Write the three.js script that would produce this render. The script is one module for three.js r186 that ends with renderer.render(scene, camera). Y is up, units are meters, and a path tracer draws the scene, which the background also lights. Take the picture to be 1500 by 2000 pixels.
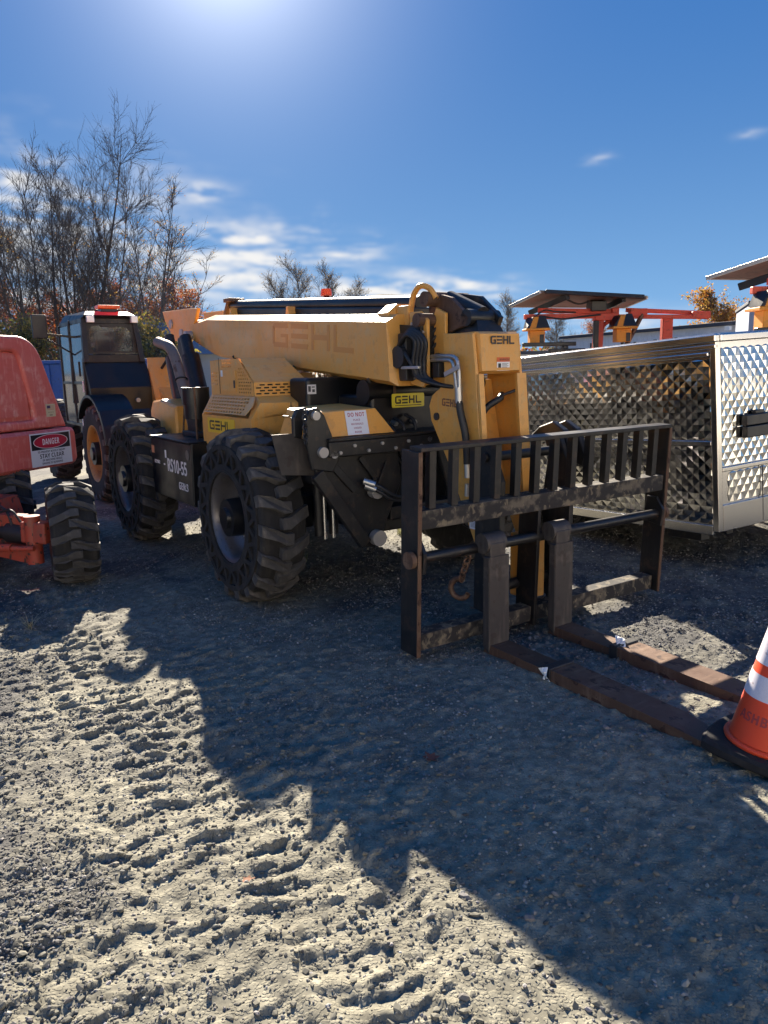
import * as THREE from 'three';
import { RoundedBoxGeometry } from 'three/addons/geometries/RoundedBoxGeometry.js';
import { ConvexGeometry } from 'three/addons/geometries/ConvexGeometry.js';
import { TextGeometry } from 'three/addons/geometries/TextGeometry.js';
import { FontLoader } from 'three/addons/loaders/FontLoader.js';
import { mergeGeometries } from 'three/addons/utils/BufferGeometryUtils.js';

// ------------------------------------------------------------------ camera, sky, sun, exposure
const scene = new THREE.Scene();
const camera = new THREE.PerspectiveCamera(67.31, 0.75, 0.05, 2000);
camera.position.set(0, 1.7, 0);
camera.rotation.set(THREE.MathUtils.degToRad(-10.7), 0, THREE.MathUtils.degToRad(-1.3));
const EXPOSURE = 3.6;
const renderer = new THREE.WebGLRenderer({ antialias: true });
renderer.toneMapping = THREE.LinearToneMapping;
renderer.toneMappingExposure = EXPOSURE;
renderer.shadowMap.enabled = true;
const SUN = new THREE.Vector3(-0.15, 0.462, -0.875).normalize();
const sun = new THREE.DirectionalLight(0xfff1dc, 5);
sun.position.copy(SUN).multiplyScalar(60);
sun.castShadow = true;
sun.shadow.mapSize.set(4096, 4096);
Object.assign(sun.shadow.camera, { left: -14, right: 14, top: 14, bottom: -14, near: 1, far: 140 });
scene.add(sun, sun.target);

// small seeded random and noise
let seed = 7;
const rnd = () => { seed = (seed * 1664525 + 1013904223) >>> 0; return seed / 4294967296; };
const rr = (a, b) => a + (b - a) * rnd();
const hash = (x, y) => { let h = (Math.imul(x, 374761393) + Math.imul(y, 668265263)) | 0; h = Math.imul(h ^ (h >>> 13), 1274126177); return ((h ^ (h >>> 16)) >>> 0) / 4294967296; };
const smooth = (t) => t * t * (3 - 2 * t);
const sstep = (a, b, x) => smooth(Math.min(1, Math.max(0, (x - a) / (b - a))));
function vnoise(x, y, per = 0) {
  const xi = Math.floor(x), yi = Math.floor(y), fx = smooth(x - xi), fy = smooth(y - yi);
  const w = per ? (n) => ((n % per) + per) % per : (n) => n;
  const x0 = w(xi), x1 = w(xi + 1), y0 = w(yi), y1 = w(yi + 1);
  const a = hash(x0, y0), b = hash(x1, y0), c = hash(x0, y1), d = hash(x1, y1);
  return a + (b - a) * fx + (c - a) * fy + (a - b - c + d) * fx * fy;
}
function fbm(x, y, oct, per = 0) { let s = 0, a = 0.5, t = 0; for (let i = 0; i < oct; i++) { s += a * vnoise(x, y, per); t += a; a *= 0.5; x = x * 2 + 17; y = y * 2 + 31; per *= 2; } return s / t; }

// the sky: clear autumn blue, paler low down, brighter round the sun, thin cloud near the horizon
{
  const W = 2048, Hh = 1024, data = new Float32Array(W * Hh * 4);
  // cloud banks: azimuth (degrees, 0 straight ahead, right positive), elevation, half sizes, strength
  const banks = [[-9, 8.2, 6.5, 1.5, .9], [-24, 9.5, 9, 3.4, .75], [-20, 5.2, 9, 1.5, .8], [-10.5, 6.4, 4, .9, .5], [-12.5, 11.9, 1.7, .55, .6], [4, 5.3, 5, 1.0, 1.0], [-3, 7.6, 3, .6, .5], [-1, 5.7, 3.5, .8, .7], [12, 2.6, 7, .9, .6], [-8, 3.6, 8, 1.5, .6], [15, 13.2, .9, .3, .45], [24.5, 13.6, .9, .25, .4], [-40, 8, 12, 3, .7], [38, 4, 10, 1.4, .6], [70, 6, 16, 2, .6], [-80, 7, 18, 2.4, .6], [120, 6, 20, 2, .6], [-130, 6, 20, 2.4, .6], [175, 7, 20, 2, .6]];
  for (let j = 0; j < Hh; j++) {
    const el = ((j + 0.5) / Hh - 0.5) * Math.PI, sy = Math.sin(el), cy = Math.cos(el), eld = el * 57.2958;
    for (let i = 0; i < W; i++) {
      const ph = ((i + 0.5) / W - 0.5) * 2 * Math.PI, dx = cy * Math.cos(ph), dz = cy * Math.sin(ph);
      const e = Math.max(0, sy);
      let k = Math.pow(1 - e, 4.6);
      let r = 0.02 + 0.27 * k, g = 0.152 + 0.41 * k, b = 0.5 + 0.39 * k;
      const ang = Math.acos(Math.min(1, dx * SUN.x + sy * SUN.y + dz * SUN.z)) * 57.2958;
      const glow = 4 * Math.exp(-ang * ang / 2) + 1.9 * Math.exp(-ang / 4.1) + 0.05 * Math.exp(-ang / 20);
      r += glow * 1.0; g += glow * 0.99; b += glow * 0.97;
      if (eld > 0 && eld < 26) {
        const az = Math.atan2(dx, -dz) * 57.2958;
        let c = 0;
        const wob = (fbm(az * 0.22 + 50, eld * 0.6 + 9, 3) - 0.5);
        for (const [a0, e0, wa, we, s] of banks) {
          const u = (az - a0) / wa + wob * 0.9, v = (eld - e0) / we + (fbm(az * 0.5 + 11, eld * 0.9 + 3, 3) - 0.5) * 1.6, d = u * u + v * v;
          if (d < 4) c += s * Math.exp(-d * 1.3);
        }
        const wx = az + 5 * (fbm(az * 0.1 + 3, eld * 0.3, 3) - 0.5), tex = 0.55 * fbm(wx * 0.22 + eld * 0.4, eld * 1.5 + az * 0.06, 5) + 0.45 * fbm(wx * 0.8 + eld * 0.9, eld * 4.2, 5);
        const cov = Math.min(0.96, c * sstep(0.34, 0.68, tex) * 1.6);
        const br = 0.95;
        r += (br - r) * cov; g += (br * 0.985 - g) * cov; b += (br * 0.965 - b) * cov;
      }
      if (eld < 0) { const t = Math.min(1, -eld / 6); r += (0.30 - r) * t; g += (0.29 - g) * t; b += (0.27 - b) * t; }
      const o = (j * W + i) * 4;
      data[o] = r / EXPOSURE; data[o + 1] = g / EXPOSURE; data[o + 2] = b / EXPOSURE; data[o + 3] = 1;
    }
  }
  const t = new THREE.DataTexture(data, W, Hh, THREE.RGBAFormat, THREE.FloatType);
  t.mapping = THREE.EquirectangularReflectionMapping; t.magFilter = THREE.LinearFilter; t.needsUpdate = true;
  scene.background = t; scene.environment = t;
}

// ------------------------------------------------------------------ materials
function makeTex(n, fn, srgb = true) {
  const d = new Uint8Array(n * n * 4);
  for (let j = 0; j < n; j++) for (let i = 0; i < n; i++) {
    const c = fn(i / n, j / n), o = (j * n + i) * 4;
    for (let k = 0; k < 3; k++) d[o + k] = Math.max(0, Math.min(255, c.length ? c[k] : c));
    d[o + 3] = 255;
  }
  const t = new THREE.DataTexture(d, n, n, THREE.RGBAFormat);
  t.wrapS = t.wrapT = THREE.RepeatWrapping; t.magFilter = THREE.LinearFilter; t.minFilter = THREE.LinearMipmapLinearFilter; t.generateMipmaps = true;
  if (srgb) t.colorSpace = THREE.SRGBColorSpace;
  t.needsUpdate = true; return t;
}
const mix3 = (a, b, t) => [a[0] + (b[0] - a[0]) * t, a[1] + (b[1] - a[1]) * t, a[2] + (b[2] - a[2]) * t];
// weathered paint: base, dust film in patches, scratches / chips through to another colour
function paintTex(base, dust, chip, dustAmt, chipAmt, s = 1) {
  return makeTex(512, (u, v) => {
    let c = base;
    const n1 = fbm(u * 4, v * 4 + s * 7, 5, 4), n2 = fbm(u * 16 + 3, v * 16 + s, 4, 16), n3 = fbm(u * 48, v * 6 + s * 3, 3, 48);
    c = mix3(c, dust, dustAmt * (0.35 * n1 + 0.9 * sstep(0.5, 0.75, n2) * n1 + 0.45 * sstep(0.55, 0.8, n3)));
    c = mix3(c, chip, chipAmt * sstep(0.66, 0.72, fbm(u * 24 + 5, v * 24 + s * 2, 4, 24)));
    const sc = Math.abs(fbm(u * 7 + s, v * 11 + 3, 4, 0) - 0.5) , sc2 = Math.abs(fbm(u * 14 + 9, v * 5 + s, 3, 0) - 0.5);
    c = mix3(c, chip, Math.min(0.5, chipAmt * 2) * ((1 - sstep(0, 0.006, sc)) * sstep(0.45, 0.6, n2) + 0.7 * (1 - sstep(0, 0.004, sc2)) * sstep(0.48, 0.62, n1)));
    const g = 1 + (hash((u * 512) | 0, (v * 512 + s * 999) | 0) - 0.5) * 0.06;
    return [c[0] * g, c[1] * g, c[2] * g];
  });
}
const grain = makeTex(512, (u, v) => 255 * (0.6 * fbm(u * 32, v * 32, 4, 32) + 0.4 * hash((u * 512) | 0, (v * 512) | 0)), false);
const roughTex = (lo, hi) => makeTex(256, (u, v) => { const q = 255 * (lo + (hi - lo) * fbm(u * 8, v * 8, 4, 8)); return [q, q, q]; }, false);
const std = (o) => new THREE.MeshStandardMaterial(o), phys = (o) => new THREE.MeshPhysicalMaterial(o);
const rough1 = roughTex(0.3, 0.62), rough2 = roughTex(0.45, 0.9);
const M = {
  yellow: phys({ map: paintTex([223, 158, 70], [204, 168, 116], [150, 110, 66], 0.65, 0.14, 1), roughnessMap: rough1, roughness: 1, bumpMap: grain, bumpScale: 0.0004, clearcoat: 0.15, clearcoatRoughness: 0.3 }),
  black: std({ map: paintTex([23, 24, 27], [72, 68, 62], [96, 70, 52], 0.42, 0.35, 2), roughnessMap: rough1, roughness: 1, bumpMap: grain, bumpScale: 0.0005 }),
  blackClean: std({ map: paintTex([20, 21, 24], [52, 52, 54], [60, 58, 56], 0.25, 0.1, 3), roughnessMap: rough1, roughness: 0.9 }),
  rubber: std({ map: paintTex([58, 57, 58], [116, 110, 103], [74, 70, 66], 0.75, 0.3, 4), roughness: 0.82, bumpMap: grain, bumpScale: 0.0015 }),
  rubberDark: std({ map: paintTex([26, 26, 28], [80, 74, 68], [50, 48, 46], 0.5, 0.3, 5), roughness: 0.9, bumpMap: grain, bumpScale: 0.0015 }),
  rim: std({ map: paintTex([98, 96, 101], [112, 106, 100], [70, 58, 50], 0.45, 0.3, 6), roughnessMap: rough1, roughness: 0.8, metalness: 0.55 }),
  rimYellow: std({ map: paintTex([172, 130, 60], [130, 114, 88], [100, 72, 46], 0.5, 0.4, 7), roughness: 0.55 }),
  rust: std({ map: paintTex([92, 68, 54], [134, 112, 92], [58, 40, 34], 0.7, 0.8, 8), roughnessMap: rough2, roughness: 1, metalness: 0.35, bumpMap: grain, bumpScale: 0.0015 }),
  steelPlate: std({ map: paintTex([68, 64, 63], [98, 91, 84], [60, 50, 45], 0.8, 0.4, 9), roughnessMap: rough2, roughness: 1, metalness: 0.4, bumpMap: grain, bumpScale: 0.001 }),
  frame: std({ map: paintTex([22, 22, 24], [70, 64, 58], [84, 58, 44], 0.45, 0.4, 10), roughnessMap: rough1, roughness: 1, bumpMap: grain, bumpScale: 0.0008 }),
  muddyRail: std({ map: makeTex(512, (u, v) => { const n = fbm(u * 20, v * 20 + 4, 5, 20), s = fbm(u * 40 + fbm(u * 12, v * 12, 3, 12) * 4, v * 26, 4, 0); return mix3(mix3([40, 38, 38], [98, 90, 78], sstep(0.4, 0.75, n)), [128, 116, 94], 0.7 * sstep(0.58, 0.7, s)); }), roughness: 0.85, bumpMap: grain, bumpScale: 0.002 }),
  red: phys({ map: paintTex([203, 92, 84], [222, 158, 148], [188, 90, 82], 0.85, 0.2, 12), roughnessMap: rough1, roughness: 1.0, clearcoat: 0.15, clearcoatRoughness: 0.4 }),
  orangeSteel: std({ map: paintTex([172, 66, 48], [128, 86, 72], [52, 42, 40], 0.8, 0.8, 13), roughness: 0.55 }),
  towerRed: std({ map: paintTex([206, 66, 40], [196, 104, 76], [110, 50, 40], 0.4, 0.3, 14), roughness: 0.5 }),
  signalYellow: std({ map: paintTex([228, 142, 34], [200, 150, 80], [170, 110, 50], 0.4, 0.3, 15), roughness: 0.55 }),
  stainless: std({ color: new THREE.Color(0.62, 0.615, 0.6), metalness: 1, roughnessMap: roughTex(0.05, 0.2), roughness: 1 }),
  stainlessTrim: std({ color: new THREE.Color(0.62, 0.61, 0.6), metalness: 1, roughness: 0.2 }),
  chrome: std({ color: new THREE.Color(0.7, 0.7, 0.7), metalness: 1, roughness: 0.25 }),
  zinc: std({ color: new THREE.Color(0.5, 0.5, 0.49), metalness: 0.9, roughness: 0.42 }),
  exhaust: std({ map: paintTex([126, 112, 106], [150, 126, 104], [92, 66, 52], 0.7, 0.7, 16), roughness: 0.6, metalness: 0.5 }),
  hose: std({ color: new THREE.Color(0.018, 0.018, 0.02), roughness: 0.5 }),
  glass: phys({ color: new THREE.Color(0.86, 0.9, 0.9), transmission: 1, thickness: 0, roughness: 0.05, ior: 1.5 }),
  dirtyGlass: phys({ color: new THREE.Color(0.42, 0.45, 0.48), transmission: 0.93, thickness: 0, roughness: 0.07, ior: 1.3 }),
  beacon: phys({ color: new THREE.Color(0.95, 0.19, 0.02), transmission: 0.45, thickness: 0, roughness: 0.3 }),
  whiteLens: phys({ color: new THREE.Color(0.85, 0.85, 0.82), roughness: 0.2, clearcoat: 1 }),
  cone: phys({ color: new THREE.Color(0.92, 0.085, 0.02), roughness: 0.5, transmission: 0.18, thickness: 0 }),
  coneBand: std({ map: paintTex([226, 222, 228], [186, 178, 184], [140, 130, 132], 0.8, 0.9, 17), roughness: 0.45 }),
  pin: std({ color: new THREE.Color(0.42, 0.4, 0.38), metalness: 0.5, roughness: 0.5 }),
  white: std({ color: new THREE.Color(0.78, 0.78, 0.78), roughness: 0.6 }),
  letterDark: std({ color: new THREE.Color(0.035, 0.03, 0.028), roughness: 0.5 }),
  letterBrown: std({ color: new THREE.Color(0.2, 0.085, 0.04), roughness: 0.5 }),
  letterOrange: std({ color: new THREE.Color(0.62, 0.27, 0.055), roughness: 0.45 }),
  letterWhite: std({ color: new THREE.Color(0.75, 0.72, 0.72), roughness: 0.5 }),
  bark: std({ color: new THREE.Color(0.125, 0.104, 0.09), roughness: 0.95 }),
  leaf: phys({ vertexColors: true, roughness: 0.9, transmission: 0.55, thickness: 0, side: THREE.DoubleSide }),
};

// ------------------------------------------------------------------ helpers
const V = (x, y, z) => new THREE.Vector3(x, y, z);
function boxUV(g) {   // uv in metres, by the way each face points
  g = g.index ? g.toNonIndexed() : g;
  const p = g.attributes.position, uv = new Float32Array(p.count * 2), a = V(), b = V(), c = V(), n = V();
  for (let i = 0; i < p.count; i += 3) {
    a.fromBufferAttribute(p, i); b.fromBufferAttribute(p, i + 1); c.fromBufferAttribute(p, i + 2);
    n.copy(b).sub(a).cross(V().copy(c).sub(a));
    const ax = Math.abs(n.x), ay = Math.abs(n.y), az = Math.abs(n.z);
    for (let k = 0; k < 3; k++) {
      const x = p.getX(i + k), y = p.getY(i + k), z = p.getZ(i + k), o = (i + k) * 2;
      if (ay >= ax && ay >= az) { uv[o] = x; uv[o + 1] = z; } else if (ax >= az) { uv[o] = z; uv[o + 1] = y; } else { uv[o] = x; uv[o + 1] = y; }
    }
  }
  g.setAttribute('uv', new THREE.BufferAttribute(uv, 2));
  if (!g.attributes.normal) g.computeVertexNormals();
  return g;
}
function strip(g) { const q = g.index ? g.toNonIndexed() : g; for (const k of Object.keys(q.attributes)) if (!['position', 'normal', 'uv'].includes(k)) q.deleteAttribute(k); q.morphAttributes = {}; return q; }
const merge = (list) => (list.length === 1 ? list[0] : mergeGeometries(list.map((g) => { const q = strip(g); if (!q.attributes.uv) q.setAttribute('uv', new THREE.BufferAttribute(new Float32Array(q.attributes.position.count * 2), 2)); return q; })));
function part(name, geo, mat, parent, keepUV) {
  let g = Array.isArray(geo) ? merge(geo) : geo;
  if (!keepUV) g = boxUV(g);
  const m = new THREE.Mesh(g, mat); m.name = name; m.castShadow = m.receiveShadow = true;
  parent.add(m); return m;
}
const used = {};
const numbered = (n) => { used[n] = (used[n] ?? -1) + 1; return used[n] ? `${n}_${String(used[n]).padStart(3, '0')}` : n; };
function thing(name, label, category, group) {
  const o = new THREE.Group(); o.name = numbered(name); o.userData = { label, category }; if (group) o.userData.group = group; scene.add(o); return o;
}
function tag(m, label, category, group) { m.name = numbered(m.name); m.userData = { label, category }; if (group) m.userData.group = group; return m; }
const sub = (name, parent) => { const g = new THREE.Group(); g.name = name; parent.add(g); return g; };
const box = (x0, x1, y0, y1, z0, z1, r = 0.006) => {
  const w = x1 - x0, h = y1 - y0, d = z1 - z0, q = Math.min(r, w * 0.3, h * 0.3, d * 0.3);
  return new RoundedBoxGeometry(w, h, d, 1, q).translate((x0 + x1) / 2, (y0 + y1) / 2, (z0 + z1) / 2);
};
const shapeOf = (pts) => new THREE.Shape(pts.map(([a, b]) => new THREE.Vector2(a, b)));
const exOpt = (d, b) => ({ depth: Math.max(0.0005, d - 2 * b), bevelEnabled: b > 0, bevelThickness: b, bevelSize: b, bevelOffset: -b, bevelSegments: 1, steps: 1, curveSegments: 20 });
// profile in x,y pushed along z / in z,y pushed along x / in x,z pushed along y
const exZ = (pts, z0, z1, b = 0.006) => new THREE.ExtrudeGeometry(pts.getPoints ? pts : shapeOf(pts), exOpt(z1 - z0, b)).translate(0, 0, z0 + b);
const exX = (pts, x0, x1, b = 0.006) => new THREE.ExtrudeGeometry(pts.getPoints ? pts : shapeOf(pts.map(([z, y]) => [-z, y])), exOpt(x1 - x0, b)).rotateY(Math.PI / 2).translate(x0 + b, 0, 0);
const exY = (pts, y0, y1, b = 0.006) => new THREE.ExtrudeGeometry(pts.getPoints ? pts : shapeOf(pts.map(([x, z]) => [x, -z])), exOpt(y1 - y0, b)).rotateX(-Math.PI / 2).translate(0, y0 + b, 0);
const hull = (pts) => new ConvexGeometry(pts.map((p) => V(...p)));
function cyl(p, q, r, r2 = r, seg = 20) {
  const a = V(...p), b = V(...q), d = b.clone().sub(a), L = d.length();
  return new THREE.CylinderGeometry(r2, r, L, seg).applyQuaternion(new THREE.Quaternion().setFromUnitVectors(V(0, 1, 0), d.normalize())).translate((p[0] + q[0]) / 2, (p[1] + q[1]) / 2, (p[2] + q[2]) / 2);
}
const tube = (pts, r, n = 24, seg = 8) => new THREE.TubeGeometry(new THREE.CatmullRomCurve3(pts.map((p) => V(...p)), false, 'centripetal'), n, r, seg);
function bar(p, q, w, h) {   // rectangular bar between two points
  const a = V(...p), b = V(...q), d = b.clone().sub(a), L = d.length();
  const g = new RoundedBoxGeometry(w, L, h, 1, Math.min(w, h) * 0.12);
  return g.applyQuaternion(new THREE.Quaternion().setFromUnitVectors(V(0, 1, 0), d.normalize())).translate((p[0] + q[0]) / 2, (p[1] + q[1]) / 2, (p[2] + q[2]) / 2);
}
const font = await new FontLoader().loadAsync('fonts/droid/droid_sans_bold.typeface.json');
function text(str, h, squeeze = 1) {   // flat lettering, left bottom at the origin, facing +z
  const g = new TextGeometry(str, { font, size: h, depth: 0.0015, curveSegments: 4, bevelEnabled: false }); g.scale(squeeze, 1, 1); return g;
}
// the angular four letter maker's name as on the machine, from strokes; w wide, h high
function makerLetters(w, h) {
  const t = h * 0.2, lw = w * 0.215, gap = (w - 4 * lw) / 3, out = [];
  const R = (x0, y0, x1, y1) => out.push(new THREE.BoxGeometry(x1 - x0, y1 - y0, 0.0016).translate((x0 + x1) / 2, (y0 + y1) / 2, 0.0008));
  let x = 0;
  R(x + t, h - t, x + lw, h); R(x, 0.12 * h, x + t, h - 0.12 * h); R(x + t * 0.6, 0, x + lw, t); R(x + lw - t, t, x + lw, h * 0.56); R(x + lw * 0.55, h * 0.42, x + lw - t, h * 0.56); R(x + t * .4, h - t * 1.1, x + t, h - t * .3);
  x += lw + gap; R(x, h - t, x + lw, h); R(x, h * 0.4, x + lw, h * 0.6); R(x, 0, x + lw, t);
  x += lw + gap; R(x, 0, x + t, h); R(x + lw - t, 0, x + lw, h); R(x + t, h * 0.4, x + lw - t, h * 0.6);
  x += lw + gap; R(x, 0, x + t, h); R(x + t, 0, x + lw, t);
  return merge(out);
}
const onX = (g, x, y, z) => g.rotateY(Math.PI / 2).translate(x, y, z);   // lettering on a face that looks along +x, starting at z and running to -z
function canvasTex(w, h, draw) {
  const c = document.createElement('canvas'); c.width = w; c.height = h; const k = c.getContext('2d'); draw(k, w, h);
  const t = new THREE.CanvasTexture(c); t.colorSpace = THREE.SRGBColorSpace; return t;
}
function decal(name, w, h, draw, parent, px = 512) {   // a thin printed sheet facing +z, its centre at the origin
  const m = new THREE.Mesh(new THREE.PlaneGeometry(w, h), std({ map: canvasTex(px, Math.round(px * h / w), draw), roughness: 0.5 }));
  m.name = name; m.castShadow = m.receiveShadow = true; parent.add(m); return m;
}
const warehouseMat = std({ map: makeTex(512, (u, v) => { const q = 212 - (Math.abs(((u * 12) % 1) - 0.5) < 0.08 ? 16 : 0) + (fbm(u * 12, v * 4, 4, 12) - 0.5) * 26; return [q, q * 0.975, q * 0.92]; }), roughness: 0.6 });
const fit = (k, s, x, y, maxW) => { const w = k.measureText(s).width; k.save(); k.translate(x, y); if (w > maxW) k.scale(maxW / w, 1); k.fillText(s, 0, 0); k.restore(); };

// ------------------------------------------------------------------ ground
const AX = V(0.55308, 0, 0.83313), AZ = V(-0.83313, 0, 0.55308);   // the parked machine's forward and right
const tracks = [   // wheel tracks: a point on the middle line, direction, half width, lug spacing, depth, strength
  [-0.5, -2.7, 0.545, 0.838, 0.25, 0.135, 0.0105, 1.0],
  [-1.12, -2.75, 0.50, 0.866, 0.24, 0.14, 0.0085, 0.9],
  [-0.02, -1.95, 0.60, 0.80, 0.24, 0.135, 0.0095, 0.9],
  [-1.75, -3.0, 0.52, 0.854, 0.24, 0.14, 0.008, 0.8],
  [0.62, -2.0, 0.57, 0.82, 0.24, 0.155, 0.008, 0.8],
  [-2.2, -3.6, 0.553, 0.833, 0.22, 0.14, 0.012, 0.8],
  [1.35, -3.4, 0.35, 0.937, 0.22, 0.15, 0.012, 0.7],
];
// where loose gravel covers the dirt: a band at the left, the strip by the trailer, patches elsewhere
function gravelAt(x, z) {
  const n = fbm(x * 1.3 + 3, z * 1.3 + 1, 4) - 0.5, patch = sstep(0.46, 0.62, fbm(x * 0.9 + 3, z * 0.9 + 1, 3));
  const left = sstep(-0.15, 0.4, (x + 0.95) * -0.926 + (z + 1.9) * 0.377 + n * 1.1), right = sstep(0.8, 1.5, x + n) * sstep(3.4, 4.4, -z + n), back = 0.7 * sstep(3.6, 4.6, -z + n * 1.2);
  return Math.max(left * 0.95, right, back * (0.5 + patch), 0.4 * patch);
}
function groundH(x, z) {
  const near = 1 - sstep(9, 22, Math.hypot(x, z + 3));
  let h = (fbm(x * 0.35 + 5, z * 0.35 + 8, 3) - 0.5) * 0.05;
  if (near > 0) {
    const wx = x + 0.12 * (fbm(x * 3, z * 3, 2) - 0.5), wz = z + 0.12 * (fbm(x * 3 + 40, z * 3, 2) - 0.5);
    let d = (fbm(wx * 2.2, wz * 2.2, 3) - 0.5) * 0.024 + (fbm(wx * 9, wz * 9, 4) - 0.5) * 0.009;
    const stony = gravelAt(x, z);
    const f = fbm(wx * 26, wz * 26, 3);
    d += (f - 0.5) * (0.008 + 0.012 * stony) + (fbm(wx * 60, wz * 60 + 5, 2) - 0.5) * 0.004;
    const clod = fbm(wx * 14 + 90, wz * 14, 3); d += sstep(0.6, 0.72, clod) * 0.009 * (0.4 + stony);
    for (const [px, pz, dx, dz, hw, pitch, dep, str] of tracks) {
      const ax = x - px, az = z - pz, t = ax * dx + az * dz, l0 = -ax * dz + az * dx;
      const l = l0 + 0.05 * Math.sin(t * 0.8);
      if (Math.abs(l) > hw * 1.6) continue;
      const m = str * sstep(0.28, 0.46, fbm(x * 1.4 + 20, z * 1.4 + pitch * 50, 3));
      const q = Math.abs(l) / hw, wob = (fbm(x * 5 + 7, z * 5, 4) - 0.5) * 0.13 + (fbm(x * 34, z * 34 + 7, 2) - 0.5) * 0.03;
      const ph = (t + wob + q * q * 0.06 + (l > 0 ? pitch / 2 : 0)) / pitch, s = ph - Math.floor(ph);
      const inside = 1 - sstep(0.85, 1.05, q);
      const lug = sstep(0.0, 0.4, s) * (1 - sstep(0.74, 0.83, s)) * (0.55 + 0.9 * sstep(0.3, 0.6, fbm(x * 11 + 3, z * 11, 2)));
      d += m * (inside * (-0.009 + lug * dep * (0.5 + fbm(x * 9, z * 9 + 33, 2))) + 0.009 * Math.exp(-Math.pow((q - 1.18) / 0.16, 2)));
    }
    h += d * near;
  }
  return h;
}
const axis = (a, b, step, grow, far) => {   // grid lines: even between a and b, wider and wider outside
  const v = []; for (let x = a; x <= b; x += step) v.push(x);
  let s = step, x = v[v.length - 1]; while (x < far) { s *= grow; x += s; v.push(x); }
  s = step; x = a; while (x > -far) { s *= grow; x -= s; v.unshift(x); } return v;
};
{
  const xs = axis(-2.7, 2.4, 0.0125, 1.026, 420), zs = axis(-4.4, -1.35, 0.0115, 1.022, 420).filter((z) => z < 40), nx = xs.length, nz = zs.length;
  const pos = new Float32Array(nx * nz * 3), col = new Float32Array(nx * nz * 3), uv = new Float32Array(nx * nz * 2), idx = new Uint32Array((nx - 1) * (nz - 1) * 6);
  for (let j = 0, o = 0; j < nz; j++) for (let i = 0; i < nx; i++, o++) {
    const x = xs[i], z = zs[j];
    pos[o * 3] = x; pos[o * 3 + 1] = groundH(x, z); pos[o * 3 + 2] = z; uv[o * 2] = x / 1.1; uv[o * 2 + 1] = z / 1.1;
    const g = Math.min(1, gravelAt(x, z) * (0.55 + 0.55 * sstep(0.35, 0.65, fbm(x * 4, z * 4 + 60, 3))) + 0.12 * sstep(0.45, 0.7, fbm(x * 5, z * 5 + 60, 3))), v = 0.85 + 0.3 * fbm(x * 2.1 + 9, z * 2.1, 3);
    const sand = [0.425, 0.408, 0.318], grit = [0.145, 0.147, 0.146];
    for (let k = 0; k < 3; k++) col[o * 3 + k] = (sand[k] + (grit[k] - sand[k]) * g) * v;
  }
  let q = 0;
  for (let j = 0; j < nz - 1; j++) for (let i = 0; i < nx - 1; i++) { const a = j * nx + i, b = a + 1, c = a + nx, d = c + 1; idx[q++] = a; idx[q++] = c; idx[q++] = b; idx[q++] = b; idx[q++] = c; idx[q++] = d; }
  const g = new THREE.BufferGeometry();
  g.setAttribute('position', new THREE.BufferAttribute(pos, 3)); g.setAttribute('color', new THREE.BufferAttribute(col, 3)); g.setAttribute('uv', new THREE.BufferAttribute(uv, 2)); g.setIndex(new THREE.BufferAttribute(idx, 1)); g.computeVertexNormals();
  const N = 1024, cells = 90;
  const hmap = new Float32Array(N * N);
  for (let j = 0; j < N; j++) for (let i = 0; i < N; i++) {   // packed chips of stone of two sizes in fine dirt
    const u = i / N, v = j / N; let best = 9, id = 0;
    for (const cc of [cells, 40]) {
      const cx = Math.floor(u * cc), cy = Math.floor(v * cc);
      for (let a = -1; a <= 1; a++) for (let b = -1; b <= 1; b++) {
        const X = (cx + a + cc) % cc, Y = (cy + b + cc) % cc, hx = hash(X + cc, Y), hy = hash(X, Y + cc * 3);
        if (hash(X * 3 + cc, Y * 7) < (cc === 40 ? 0.72 : 0.35)) continue;
        const dx = u * cc - (cx + a + 0.2 + 0.6 * hx), dy = v * cc - (cy + b + 0.2 + 0.6 * hy), an = hx * 6.28, e = 0.55 + 0.45 * hy;
        const p = (dx * Math.cos(an) + dy * Math.sin(an)) / 0.5, r = (-dx * Math.sin(an) + dy * Math.cos(an)) / (0.5 * e), d = Math.pow(Math.pow(Math.abs(p), 2.6) + Math.pow(Math.abs(r), 2.6), 1 / 2.6);
        if (d < best) { best = d; id = hash(X * 13 + cc, Y * 29); }
      }
    }
    const stone = 1 - sstep(0.75, 1.0, best), dirt = fbm(u * 24, v * 24, 6, 24);
    hmap[j * N + i] = dirt * 0.5 + stone * (0.3 + 0.35 * id);
  }
  const cmap = makeTex(N, (u, v) => { const h = hmap[Math.round(v * N) * N + Math.round(u * N)], n = hash((u * N) | 0, (v * N) | 0), q = 163 + 95 * (fbm(u * 30 + 3, v * 30, 5, 30) - 0.5) + (h > 0.55 ? (n - 0.5) * 20 + 22 * (h - 0.6) : -4) + (n - 0.5) * 30; return [q * 1.12, q * 1.11, q * 1.09]; });
  const bmap = makeTex(N, (u, v) => 255 * hmap[Math.round(v * N) * N + Math.round(u * N)], false);
  const m = new THREE.Mesh(g, std({ map: cmap, bumpMap: bmap, bumpScale: 0.0048, vertexColors: true, roughness: 0.95 }));
  m.name = 'ground'; m.receiveShadow = m.castShadow = true; m.userData = { kind: 'structure', label: 'rutted dirt and gravel yard with tyre tracks' }; scene.add(m);

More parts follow.
